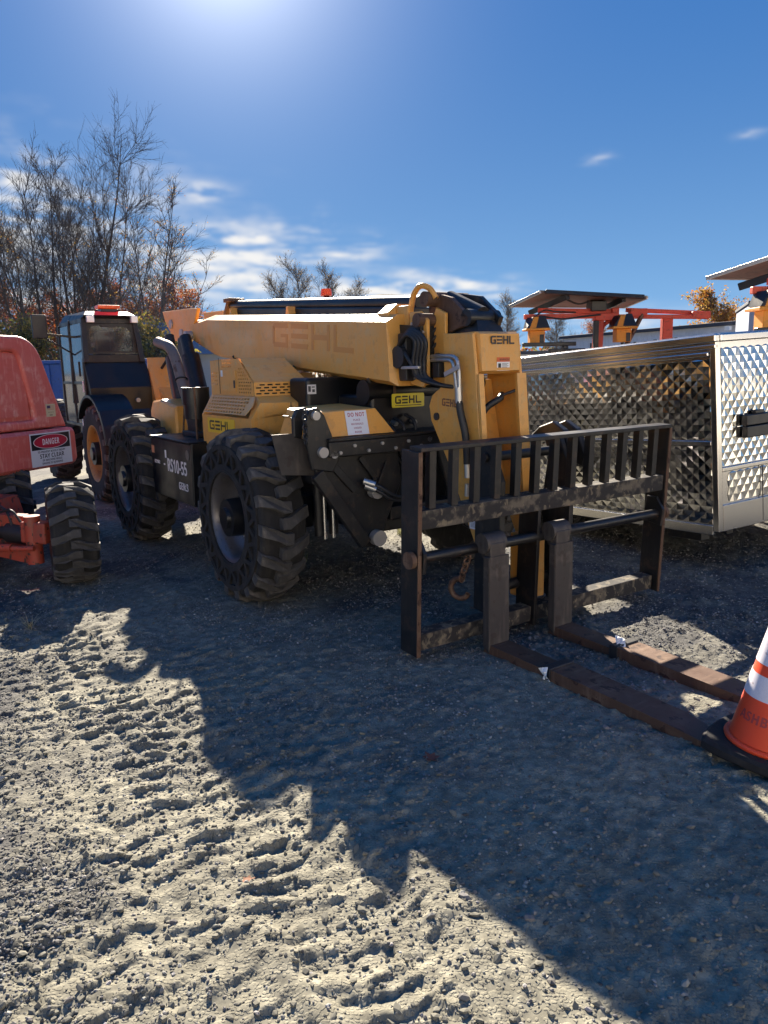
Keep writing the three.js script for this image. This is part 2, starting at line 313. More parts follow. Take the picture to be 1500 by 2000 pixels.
  // crumbled clods and flat flakes of dried mud, mostly along the tracks
  {
    const fl = new THREE.IcosahedronGeometry(1, 0), p = fl.attributes.position; for (let i = 0; i < p.count; i++) { const k = 0.65 + 0.6 * hash(Math.round(p.getX(i) * 40) + 5, Math.round(p.getY(i) * 60 + p.getZ(i) * 33)); p.setXYZ(i, p.getX(i) * k, Math.max(-0.5, Math.min(0.42, p.getY(i) * 0.6)) * k, p.getZ(i) * k * 0.8); } fl.computeVertexNormals();
    const n = 7000, im = new THREE.InstancedMesh(fl, std({ color: 0xffffff, roughness: 0.95 }), n), mt = new THREE.Matrix4(), qn = new THREE.Quaternion(), cl = new THREE.Color(); im.name = 'dirt_clods'; im.castShadow = im.receiveShadow = true;
    let k = 0;
    while (k < n) {
      const t = tracks[Math.floor(rnd() * tracks.length)], a = rr(-2.6, 2.2), l = (rnd() + rnd() - 1) * 0.5, x = t[0] + t[2] * a - t[3] * l, z = t[1] + t[3] * a + t[2] * l;
      if (z > -1.2) continue;
      const s = 0.004 + 0.013 * Math.pow(rnd(), 3.2); qn.setFromEuler(new THREE.Euler(rr(-0.35, 0.35), rr(0, 6.28), rr(-0.35, 0.35)));
      mt.compose(V(x, groundH(x, z) + s * 0.1, z), qn, V(s * rr(0.8, 1.7), s, s)); im.setMatrixAt(k, mt); const w = rr(0.85, 1.12); cl.setRGB(0.155 * w, 0.148 * w, 0.117 * w); im.setColorAt(k++, cl);
    }
    im.userData = { kind: 'stuff', label: 'crumbled clods of dried mud along the tyre tracks', category: 'dirt' }; scene.add(im);
  }
  // loose stones
  const shapes = [0, 1, 2].map((s) => { const ge = new THREE.IcosahedronGeometry(1, 0), p = ge.attributes.position; for (let i = 0; i < p.count; i++) { const k = 0.72 + 0.5 * hash(Math.round(p.getX(i) * 50) + s * 91, Math.round(p.getY(i) * 50 + p.getZ(i) * 77)); p.setXYZ(i, p.getX(i) * k, p.getY(i) * k * 0.62, p.getZ(i) * k * 0.85); } ge.computeVertexNormals(); return ge; });
  const count = 42000, mt = new THREE.Matrix4(), qn = new THREE.Quaternion(), cl = new THREE.Color();
  shapes.forEach((ge, si) => {
    const im = new THREE.InstancedMesh(ge, std({ color: 0xffffff, roughness: 0.85 }), count); im.name = numbered('gravel'); im.castShadow = im.receiveShadow = true;
    let n = 0;
    while (n < count) {
      const t = Math.pow(rnd(), 1.6), z = -1.3 - t * 8.5, x = (rnd() - 0.5) * 2 * (1.3 + 0.62 * -z);
      const g0 = gravelAt(x, z), cl2 = sstep(0.45, 0.62, fbm(x * 2.7 + 8, z * 2.7, 3));
      if (rnd() > 0.09 + 0.75 * g0 * (0.35 + cl2) + 0.1 * cl2) continue;
      const s = 0.0028 + 0.0068 * Math.pow(rnd(), 2.4) + (rnd() < 0.008 ? 0.012 * rnd() : 0);
      qn.setFromEuler(new THREE.Euler(rr(-0.5, 0.5), rr(0, 6.28), rr(-0.5, 0.5)));
      mt.compose(V(x, groundH(x, z) + s * 0.12, z), qn, V(s * rr(0.8, 1.4), s, s)); im.setMatrixAt(n, mt);
      const b = 0.06 + 0.24 * rnd() * (0.4 + 0.6 * rnd()) + (rnd() < 0.02 ? 0.14 : 0); cl.setRGB(b * rr(0.98, 1.08), b, b * rr(0.84, 0.98)); im.setColorAt(n, cl); n++;
    }
    im.userData = { kind: 'stuff', label: 'loose grey gravel chips scattered over the dirt yard', category: 'gravel' }; scene.add(im);
  });
}

// ------------------------------------------------------------------ trees and far things
function limb(out, p, d, len, r0, r1, nseg, sides, bend, up) {   // tapered, crooked tube; returns the points along it
  const pts = [], dir = d.clone();
  let q = p.clone(); pts.push([q.clone(), dir.clone(), r0]);
  for (let i = 1; i <= nseg; i++) {
    dir.x += rr(-bend, bend); dir.y += rr(-bend, bend) * 0.6 + up; dir.z += rr(-bend, bend); dir.normalize();
    q = q.clone().addScaledVector(dir, len / nseg); pts.push([q.clone(), dir.clone(), r0 + (r1 - r0) * i / nseg]);
  }
  const P = [], a = V(), b = V();
  const ring = ([c, t, r]) => { a.set(0, 0, 1).cross(t); if (a.lengthSq() < 0.01) a.set(1, 0, 0); a.normalize(); b.crossVectors(t, a); const o = []; for (let k = 0; k < sides; k++) { const w = k / sides * 6.2832; o.push([c.x + r * (a.x * Math.cos(w) + b.x * Math.sin(w)), c.y + r * (a.y * Math.cos(w) + b.y * Math.sin(w)), c.z + r * (a.z * Math.cos(w) + b.z * Math.sin(w))]); } return o; };
  let prev = ring(pts[0]);
  for (let i = 1; i < pts.length; i++) { const cur = ring(pts[i]); for (let k = 0; k < sides; k++) { const l = (k + 1) % sides; P.push(...prev[k], ...prev[l], ...cur[k], ...cur[k], ...prev[l], ...cur[l]); } prev = cur; }
  for (const v of P) out.push(v);
  return pts;
}
const toGeo = (arr, col) => { const g = new THREE.BufferGeometry(); g.setAttribute('position', new THREE.Float32BufferAttribute(arr, 3)); if (col) g.setAttribute('color', new THREE.Float32BufferAttribute(col, 3)); g.computeVertexNormals(); return g; };
function growTree({ h, r, stems = 1, lean = 0.1, first = 0.3, n1 = 12, n2 = 8, n3 = 7, ang = 0.7, len1 = 0.42, tips = null }) {
  const wood = [], twig = [], ends = [];
  const side = (d, a) => { const s = V(rr(-1, 1), rr(-0.3, 0.3), rr(-1, 1)); s.addScaledVector(d, -s.dot(d)).normalize(); return d.clone().multiplyScalar(Math.cos(a)).addScaledVector(s, Math.sin(a)).normalize(); };
  for (let s = 0; s < stems; s++) {
    const hs = h * (s ? rr(0.7, 0.96) : 1), a0 = s / stems * 6.28 + rr(0, 1), l = stems > 1 ? lean * rr(0.7, 1.5) : lean * rr(0, 1);
    const tr = limb(wood, V(0, -0.3, 0), V(Math.cos(a0) * l, 1, Math.sin(a0) * l).normalize(), hs, r * (s ? 0.75 : 1), r * 0.08, 9, 6, 0.07, 0.02);
    const b1 = Math.round(n1 * (s ? 0.8 : 1));
    for (let i = 0; i < b1; i++) {
      const f = first + (1 - first) * (i + rnd()) / b1, k = Math.min(8, Math.floor(f * 9)), [p, d, r0] = tr[k];
      const L1 = hs * len1 * (1.12 - f * 0.75) * rr(0.7, 1.2);
      const br = limb(wood, p, side(d, ang * rr(0.6, 1.15)), L1, Math.max(0.02, r0 * 0.45), 0.012, 6, 5, 0.16, 0.09);
      for (let j = 0; j < n2; j++) {
        const m = 1 + Math.floor(rnd() * 5.99), [p2, d2, r2] = br[m], L2 = L1 * rr(0.3, 0.6);
        const b2 = limb(twig, p2, side(d2, rr(0.35, 0.95)), L2, Math.max(0.011, r2 * 0.5), 0.006, 4, 4, 0.2, 0.07);
        for (let t = 0; t < n3; t++) {
          const q = 1 + Math.floor(rnd() * 3.99), [p3, d3] = b2[q];
          const b3 = limb(twig, p3, side(d3, rr(0.3, 0.9)), L2 * rr(0.3, 0.62), 0.0075, 0.004, 2, 3, 0.2, 0.06);
          ends.push(b3[1][0], b3[2][0]);
        }
      }
    }
  }
  const out = { wood: toGeo(wood), twig: toGeo(twig) };
  if (tips) out.leaves = leafGeo(ends, tips);
  return out;
}
function leafGeo(ends, { n, size, spread, cols }) {
  const P = [], C = [], a = V(), b = V();
  for (let i = 0; i < n; i++) {
    const e = ends[Math.floor(rnd() * ends.length)], c = V(e.x + rr(-spread, spread), e.y + rr(-spread, spread), e.z + rr(-spread, spread)), s = size * rr(0.6, 1.3);
    a.set(rr(-1, 1), rr(-1, 1), rr(-1, 1)).normalize(); b.set(rr(-1, 1), rr(-1, 1), rr(-1, 1)).cross(a).normalize();
    const A = c.clone().addScaledVector(a, s), B = c.clone().addScaledVector(b, s * 0.55), D = c.clone().addScaledVector(b, -s * 0.55), E = c.clone().addScaledVector(a, -s * 0.8);
    for (const q of [A, B, D, D, B, E]) P.push(q.x, q.y, q.z);
    const k = cols[Math.floor(rnd() * cols.length)], w = rr(0.75, 1.25); for (let t = 0; t < 6; t++) C.push(k[0] * w, k[1] * w, k[2] * w);
  }
  return toGeo(P, C);
}
const oakCols = [[0.3, 0.075, 0.025], [0.36, 0.11, 0.03], [0.24, 0.07, 0.03], [0.3, 0.14, 0.05]], goldCols = [[0.42, 0.24, 0.035], [0.38, 0.19, 0.03], [0.46, 0.3, 0.06], [0.4, 0.15, 0.03]], greenCols = [[0.2, 0.19, 0.04], [0.34, 0.26, 0.06], [0.16, 0.15, 0.04], [0.42, 0.28, 0.06]];
seed = 90210;
const forms = {
  tall: growTree({ h: 16.5, r: 0.16, stems: 3, lean: 0.2, n1: 17, n2: 11, n3: 10, ang: 0.78, len1: 0.4, first: 0.3 }),
  wide: growTree({ h: 13.5, r: 0.13, stems: 4, lean: 0.3, n1: 13, n2: 10, n3: 9, ang: 0.7, len1: 0.38 }),
  slim: growTree({ h: 12, r: 0.1, stems: 3, lean: 0.14, n1: 12, n2: 8, n3: 8, ang: 0.55, len1: 0.3, tips: { n: 700, size: 0.05, spread: 0.12, cols: goldCols } }),
  round: growTree({ h: 11, r: 0.18, stems: 1, lean: 0.03, first: 0.15, n1: 30, n2: 13, n3: 11, ang: 0.72, len1: 0.36, tips: { n: 1500, size: 0.07, spread: 0.2, cols: [[0.2, 0.15, 0.08], [0.26, 0.19, 0.08]] } }),
  oak: growTree({ h: 8, r: 0.14, stems: 1, lean: 0.1, first: 0.12, n1: 18, n2: 9, n3: 6, ang: 1.0, len1: 0.5, tips: { n: 5200, size: 0.1, spread: 0.28, cols: oakCols } }),
  gold: growTree({ h: 7, r: 0.13, stems: 1, lean: 0.1, first: 0.12, n1: 16, n2: 9, n3: 6, ang: 1.0, len1: 0.55, tips: { n: 9000, size: 0.12, spread: 0.3, cols: goldCols } }),
  bush: growTree({ h: 4.2, r: 0.06, stems: 4, lean: 0.4, first: 0.1, n1: 12, n2: 8, n3: 6, ang: 0.9, len1: 0.5, tips: { n: 5200, size: 0.085, spread: 0.24, cols: greenCols } }),
};
function tree(kind, name, label, x, z, turn, s, sy = s, bark = M.bark, group) {
  const f = forms[kind], t = thing(name, label, name.includes('bush') ? 'bush' : 'tree', group);
  t.position.set(x, -0.02, z); t.rotation.y = turn; t.scale.set(s, sy, s);
  const w = part('trunk', f.wood, bark, t, true), c = part('crown', f.twig, bark, t, true);
  if (f.leaves) part('foliage', f.leaves, M.leaf, t, true);
  return t;
}
{
  const X = (px, d) => 0.968 * (px - 750) / 1502 * d, G = 'bare trees behind the parked machines';
  const rows = [
    ['tall', 'bare_tree', 'tallest bare tree, its crown highest above the dark cab', 158, 48, 0.4, 0.95, 1.0],
    ['wide', 'bare_tree', 'bare forked tree with spreading limbs left of the tallest one', 108, 46, 2.0, 1.05, 1.1],
    ['tall', 'bare_tree', 'bare tree rising at the left edge of the picture', 14, 47, 3.1, 1.0, 0.94],
    ['wide', 'bare_tree', 'rounded bare tree just right of the tallest tree', 200, 50, 0.9, 0.9, 1.08],
    ['slim', 'bare_tree', 'slender many-stemmed bare tree, rightmost of the tall left trees', 300, 45, 0.2, 1.05, 1.02],
    ['slim', 'bare_tree', 'low slanting bare tree leaning over the yellow boom tail', 338, 47, 1.7, 0.95, 0.78],
    ['slim', 'bare_tree', 'thin-stemmed bare tree directly behind the orange light bar', 243, 46, 2.6, 1.0, 0.96],
    ['slim', 'bare_tree', 'thin bare tree above the faded red lift', 55, 44, 4.0, 1.0, 0.95],
  ];
  for (const [k, n, l, px, d, t, s, sy] of rows) tree(k, n, l, X(px, d), -d, t, s, sy, M.bark, G);
  const oaks = [['rust-red oak at the left edge behind the bare trunks', -5, 56, 1.1], ['rust-red oak above the red lift hood', 60, 58, 1.05], ['russet oak behind the left part of the dark cab', 118, 57, 1.0], ['russet oak directly behind the cab roof', 178, 58, 1.0], ['rust-coloured oak just right of the cab light bar', 232, 55, 1.05], ['bright rust-orange oak left of the boom tail', 288, 54, 1.08], ['rust-orange oak above the yellow boom pivot', 340, 54, 1.05], ['small distant russet oak behind the boom cylinder', 405, 70, 1.0]];
  oaks.forEach(([l, px, d, s], i) => tree('oak', 'oak_tree', l, X(px, d), -d, i * 1.3, s, s * (i % 2 ? 0.72 : 0.84), M.bark, 'autumn oaks behind the yard'));
  const bushes = [['yellow-green bush beside the mirror of the dark cab', 38, 37, 0.95], ['yellowing bush at the left edge behind the red lift', -10, 36, 1.0], ['yellow-green bush left of the exhaust tip', 282, 36, 0.95], ['green-gold bush between the cab and the exhaust stack', 322, 37, 1.0], ['straggly bush behind the blue container', 245, 38, 0.95], ['gold bush behind the telescopic cylinder end', 462, 60, 1.35], ['pale green bush behind the telescopic cylinder', 505, 66, 1.45]];
  bushes.forEach(([l, px, d, s], i) => tree('bush', 'leafy_bush', l, X(px, d), -d, i * 1.1, s, s, M.bark, 'bushes along the yard edge'));
  const mids = [['nearly leafless round tree, leftmost of four above the boom', 552, 76, 0.85, 0.92], ['nearly leafless round tree, tallest of four above the boom', 597, 75, 0.95, 1.02], ['nearly leafless tree above the boom, right of the tallest', 656, 77, 0.95, 0.98], ['nearly leafless tree above the boom, rightmost of four', 702, 78, 0.9, 0.86], ['small faint bare tree behind the curved boom guard', 762, 84, 0.7, 0.75], ['small bare tree just right of the boom head', 940, 72, 0.62, 0.62], ['bare tree left of the nearest solar panel', 1000, 70, 0.75, 0.68], ['bare tree seen under the solar panel', 1098, 68, 0.7, 0.56], ['bare tree behind the red signal frame', 1185, 70, 0.6, 0.55]];
  mids.forEach(([l, px, d, s, sy], i) => tree('round', 'bare_tree', l, X(px, d), -d, i * 0.9, s, sy, M.bark, 'distant trees above the boom and carts'));
  tree('gold', 'orange_tree', 'golden orange tree above the grey building roof', X(1412, 70), -70, 0.4, 1.05, 0.98);
  tree('oak', 'oak_tree', 'small rust-coloured oak beneath the red signal frame', X(1160, 74), -74, 0.4, 0.75, 0.62);
  tree('oak', 'oak_tree', 'small rust-coloured oak right of the boom head', X(965, 74), -74, 2.4, 0.6, 0.6);
  // far wood as one mass
  const ends = []; for (let i = 0; i < 2600; i++) { const x = rr(-75, 75), hh = 2.2 + 2.4 * fbm(x * 0.14, 3, 3) + (x < -12 ? 0.4 : 0); ends.push(V(x, rnd() * hh, -92 + rr(-4, 4))); }
  const wd = new THREE.Mesh(leafGeo(ends, { n: 26000, size: 0.32, spread: 0.5, cols: [...oakCols, [0.12, 0.1, 0.06], [0.16, 0.12, 0.06], ...greenCols] }), M.leaf); wd.name = 'distant_wood'; wd.userData = { kind: 'stuff', label: 'low distant autumn wood along the horizon', category: 'wood' }; scene.add(wd);
}
// grey building with small windows, right background
const cladding = std({ map: makeTex(256, (u, v) => { const r = 222 - (Math.abs(((u * 16) % 1) - 0.5) < 0.07 ? 26 : 0) + (fbm(u * 16, v * 3, 3, 16) - 0.5) * 22; return [r, r, r + 2]; }), roughness: 0.7 });
const farRoof = std({ color: new THREE.Color(0.05, 0.055, 0.07), roughness: 0.8 });
{
  const b = thing('metal_building', 'long low grey-white building with small windows behind the food trailer', 'building');
  const A = V(12.6, 0, -54), B = V(17.3, 0, -37.4), L = A.distanceTo(B);
  b.position.copy(A); b.rotation.y = -Math.atan2(B.z - A.z, B.x - A.x);
  part('wall', box(0, L, -0.1, 3.3, -9, 0, 0.01), cladding, b);
  part('roof', box(-0.25, L + 0.25, 3.3, 3.48, -9.2, 0.25, 0.02), farRoof, b);
  for (const [x, w, y, h] of [[3.4, 0.8, 2.4, 0.55], [6.9, 0.9, 2.42, 0.55], [8.2, 0.45, 2.5, 0.35], [9.2, 0.45, 2.5, 0.35], [10.1, 0.5, 2.4, 0.5], [11.6, 0.8, 2.45, 0.5]]) {
    const wn = sub('window', b);
    part('frame', [box(x, x + w, y, y + 0.05, 0.002, 0.05), box(x, x + w, y + h - 0.05, y + h, 0.002, 0.05), box(x, x + 0.05, y + 0.05, y + h - 0.05, 0.002, 0.05), box(x + w - 0.05, x + w, y + 0.05, y + h - 0.05, 0.002, 0.05), ...(w > 0.6 ? [box(x + w / 2 - 0.03, x + w / 2 + 0.03, y + 0.05, y + h - 0.05, 0.002, 0.05)] : [])], M.white, wn);
    part('pane', box(x + 0.05, x + w - 0.05, y + 0.05, y + h - 0.05, 0.003, 0.012, 0.001), std({ color: new THREE.Color(0.02, 0.025, 0.03), roughness: 0.08 }), wn);
  }
  const lamp = part('flood_lamp', [box(L - 0.9, L - 0.55, 3.05, 3.25, 0.26, 0.4)], M.whiteLens, b); lamp.userData.label = 'pale flood lamp under the roof edge';
  part('air_unit', box(13.2, 14.4, 2.1, 2.75, 0.005, 0.35), std({ color: new THREE.Color(0.13, 0.14, 0.15), roughness: 0.7 }), b);
  const w2 = thing('blue_building', 'plain blue-grey wall at the right edge behind the second solar cart', 'building');
  w2.position.set(14.02, 0, -30); w2.rotation.y = -0.35;
  part('wall', box(0, 8, -0.1, 3.72, -6, 0, 0.02), std({ color: new THREE.Color(0.3, 0.33, 0.42), roughness: 0.8 }), w2);
  part('roof_trim', box(-0.06, 8.06, 3.72, 3.84, -6.06, 0.06, 0.02), farRoof, w2);
  const h = thing('small_house', 'small grey-roofed shed glimpsed through the bare branches', 'house');
  h.position.set(-11.2, 0, -41); h.rotation.y = 0.25;
  part('wall', box(-3.4, 3.4, -0.1, 2.6, -2.5, 2.5, 0.02), std({ color: new THREE.Color(0.42, 0.44, 0.46), roughness: 0.85 }), h);
  part('roof', exX([[-2.9, 2.5], [2.9, 2.5], [0, 4.2]], -3.7, 3.7, 0.02), std({ color: new THREE.Color(0.2, 0.22, 0.26), roughness: 0.8 }), h);
  const lw = thing('low_building', 'low pale building seen between the solar cart and the trailer roof', 'building');
  lw.position.set(9.5, 0, -58); part('wall', box(-7, 6, -0.1, 2.35, -5, 0, 0.02), cladding, lw); part('roof', box(-7.2, 6.2, 2.35, 2.6, -5.2, 0.2, 0.02), farRoof, lw);
  const c = thing('blue_container', 'blue roll-off container behind the exhaust stack', 'container');
  c.position.set(-8.3, 0, -22.6); c.rotation.y = 0.12;
  const blue = std({ map: paintTex([36, 84, 158], [70, 104, 150], [60, 60, 70], 0.4, 0.3, 21), roughness: 0.5 });
  part('side_wall', box(-1.6, 2.6, 0.25, 1.98, -1.6, 1.0, 0.02), blue, c); part('top_rail', box(-1.66, 2.66, 1.98, 2.07, -1.66, 1.06, 0.01), blue, c);
  for (let i = 0; i < 9; i++) part('rib', box(-1.5 + i * 0.5, -1.4 + i * 0.5, 0.3, 1.96, 1.001, 1.06, 0.01), blue, c);
  part('skid', [box(-1.5, 2.5, -0.02, 0.25, -1.2, -1, 0.01), box(-1.5, 2.5, -0.02, 0.25, 0.4, 0.6, 0.01)], M.black, c);
}

// the pale warehouse behind the viewer that the trailer end mirrors and that throws light on the parked machines
{
  const b = thing('warehouse', 'long cream metal warehouse facing the yard from behind the viewer', 'building');
  const A = V(-24, 0, 24), B = V(52, 0, -3.0), L = A.distanceTo(B); b.position.copy(A); b.rotation.y = -Math.atan2(B.z - A.z, B.x - A.x);
  part('wall', box(0, L, -.2, 5.8, 0, 14, .02), warehouseMat, b); part('roof', box(-.4, L + .4, 5.8, 6.15, -.5, 14.4, .03), farRoof, b); part('plinth', box(-.03, L + .03, -.2, .5, -.06, -.002, .01), std({ color: new THREE.Color(.4, .39, .37), roughness: .9 }), b);
  for (let i = 0; i < 8; i++) { const d = sub('loading_door', b), x = 5 + i * 9.4; part('door_leaf', box(x, x + 3.4, .5, 4.2, -.05, -.003, .01), std({ color: new THREE.Color(.66, .66, .65), roughness: .5 }), d); part('door_frame', [box(x - .15, x, .5, 4.35, -.1, -.003, .01), box(x + 3.4, x + 3.55, .5, 4.35, -.1, -.003, .01), box(x, x + 3.4, 4.2, 4.35, -.1, -.003, .01)], M.zinc, d); }
}

// ------------------------------------------------------------------ wheels
function lugGeo(poly, R0, R1, Rm, shoulder, taper = 0.9) {   // a tread bar: outline in (along, across), raised from R0 to R1 and wrapped on the tyre
  const cx = poly.reduce((s, p) => s + p[0], 0) / poly.length, cy = poly.reduce((s, p) => s + p[1], 0) / poly.length, P = [];
  const map = (s, w, r) => { const k = r - shoulder * Math.pow(Math.max(0, Math.abs(w) / Rm.hw - 0.72) / 0.28, 2), a = s / R1; return [Math.cos(a) * k, Math.sin(a) * k, w]; };
  const top = poly.map(([s, w]) => map(cx + (s - cx) * taper, cy + (w - cy) * 0.97, R1)), bot = poly.map(([s, w]) => map(s, w, R0));
  const tri = THREE.ShapeUtils.triangulateShape(poly.map((p) => new THREE.Vector2(...p)), []);
  for (const [a, b, c] of tri) P.push(...top[a], ...top[b], ...top[c]);
  for (let i = 0; i < poly.length; i++) { const j = (i + 1) % poly.length; P.push(...bot[i], ...bot[j], ...top[i], ...top[i], ...bot[j], ...top[j]); }
  return boxUV(toGeo(P));
}
function makeWheel({ R, W, rimR, n, rimMat, lattice, tread = 0.055, sgn = 1, hubOut = 0.03 }) {
  const w = new THREE.Group(); w.name = 'wheel'; const hw = W / 2, Rc = R - tread;
  const prof = [[rimR, -hw * 0.86], [rimR + 0.05, -hw * 0.97], [Rc - 0.1, -hw], [Rc - 0.03, -hw * 0.96], [Rc, -hw * 0.8], [Rc, hw * 0.8], [Rc - 0.03, hw * 0.96], [Rc - 0.1, lattice ? hw * 0.93 : hw], [rimR + 0.05, hw * (lattice ? 0.9 : 0.97)], [rimR, hw * 0.86]];
  part('tyre', new THREE.LatheGeometry(prof.map(([a, b]) => new THREE.Vector2(a, b)), 64).rotateX(Math.PI / 2), M.rubberDark, w);
  if (lattice) {
    const s = new THREE.Shape(); s.absarc(0, 0, Rc - 0.05, 0, Math.PI * 2); const r0 = rimR + 0.055, r1 = Rc - 0.08, N = 17;
    const inner = new THREE.Path(); inner.absarc(0, 0, rimR + 0.012, 0, Math.PI * 2, true); s.holes.push(inner);
    for (let i = 0; i < N; i++) for (const up of [0, 1]) {
      const a = (i + up * 0.5) / N * 6.2832, d = 0.78 * Math.PI / N * 0.86, ra = up ? r0 + 0.018 : r1 - 0.004, rb = up ? r1 - 0.026 : r0 + 0.03, p = new THREE.Path();
      const A = [Math.cos(a - d) * ra, Math.sin(a - d) * ra], B = [Math.cos(a + d) * ra, Math.sin(a + d) * ra], C = [Math.cos(a) * rb, Math.sin(a) * rb];
      p.moveTo(...A); p.lineTo(...B); p.lineTo(...C); p.lineTo(...A); s.holes.push(p);
    }
    part('sidewall_lattice', new THREE.ExtrudeGeometry(s, { depth: 0.02, bevelEnabled: false, curveSegments: 48 }).translate(0, 0, hw * 0.93 + 0.001), M.rubberDark, w);
    part('bead_ring', new THREE.TorusGeometry(rimR + 0.03, 0.016, 6, 48).translate(0, 0, hw * 0.97), M.rubberDark, w);
  }
  // dished rim
  const rp = [[0.0, hw * 0.1], [rimR * 0.5, hw * 0.1], [rimR * 0.62, hw * 0.0], [rimR * 0.86, -hw * 0.05], [rimR * 0.9, hw * 0.45], [rimR * 0.93, hw * 0.6], [rimR * 0.95, hw * 0.82], [rimR * 1.02, hw * 0.9], [rimR * 1.045, hw * 0.97], [rimR * 1.06, hw * 0.93]];
  part('rim', new THREE.LatheGeometry(rp.map(([a, b]) => new THREE.Vector2(a, b)), 56).rotateX(Math.PI / 2), rimMat, w);
  const hr = rimR * 0.42;
  part('hub', [new THREE.CylinderGeometry(hr, hr * 1.08, hw * 0.75 + hubOut, 28).rotateX(Math.PI / 2).translate(0, 0, hw * 0.1 + (hw * 0.75 + hubOut) / 2), new THREE.CylinderGeometry(hr * 0.55, hr * 0.6, 0.03, 20).rotateX(Math.PI / 2).translate(0, 0, hw * 0.85 + hubOut + 0.012)], M.blackClean, w);
  const bolt = new THREE.CylinderGeometry(0.012, 0.012, 0.03, 6).rotateX(Math.PI / 2);
  for (let i = 0; i < 10; i++) { const a = i / 10 * 6.283; part('wheel_nut', bolt.clone().translate(Math.cos(a) * rimR * 0.52, Math.sin(a) * rimR * 0.52, hw * 0.12), M.pin, w); }
  // tread bars: two rows that point at each other, half a step apart
  const pitch = 2 * Math.PI * R / n, k = pitch, q = hw, c = lattice ? 1 : 0.8;
  const arm = (m) => [[-0.21 * k, q * 1.01], [0.21 * k, q * 1.01], [0.05 * k, q * 0.52], [-0.15 * k, q * 0.13], [-0.17 * k, -q * 0.24], [-0.55 * k, -q * 0.24], [-0.57 * k, q * 0.08], [-0.36 * k, q * 0.46]].map(([s, ww]) => [s * sgn, ww * m]);
  for (const m of [1, -1]) {
    const poly = arm(m), area = THREE.ShapeUtils.area(poly.map((p) => new THREE.Vector2(...p)));
    const base = lugGeo(area > 0 ? poly : poly.slice().reverse(), Rc - 0.012, R, { hw }, 0.045);
    for (let i = 0; i < n; i++) { const l = part('tread_bar', base, M.rubber, w, true); l.rotation.z = (i + (m > 0 ? 0 : 0.5)) / n * 6.28318; }
  }
  return w;
}

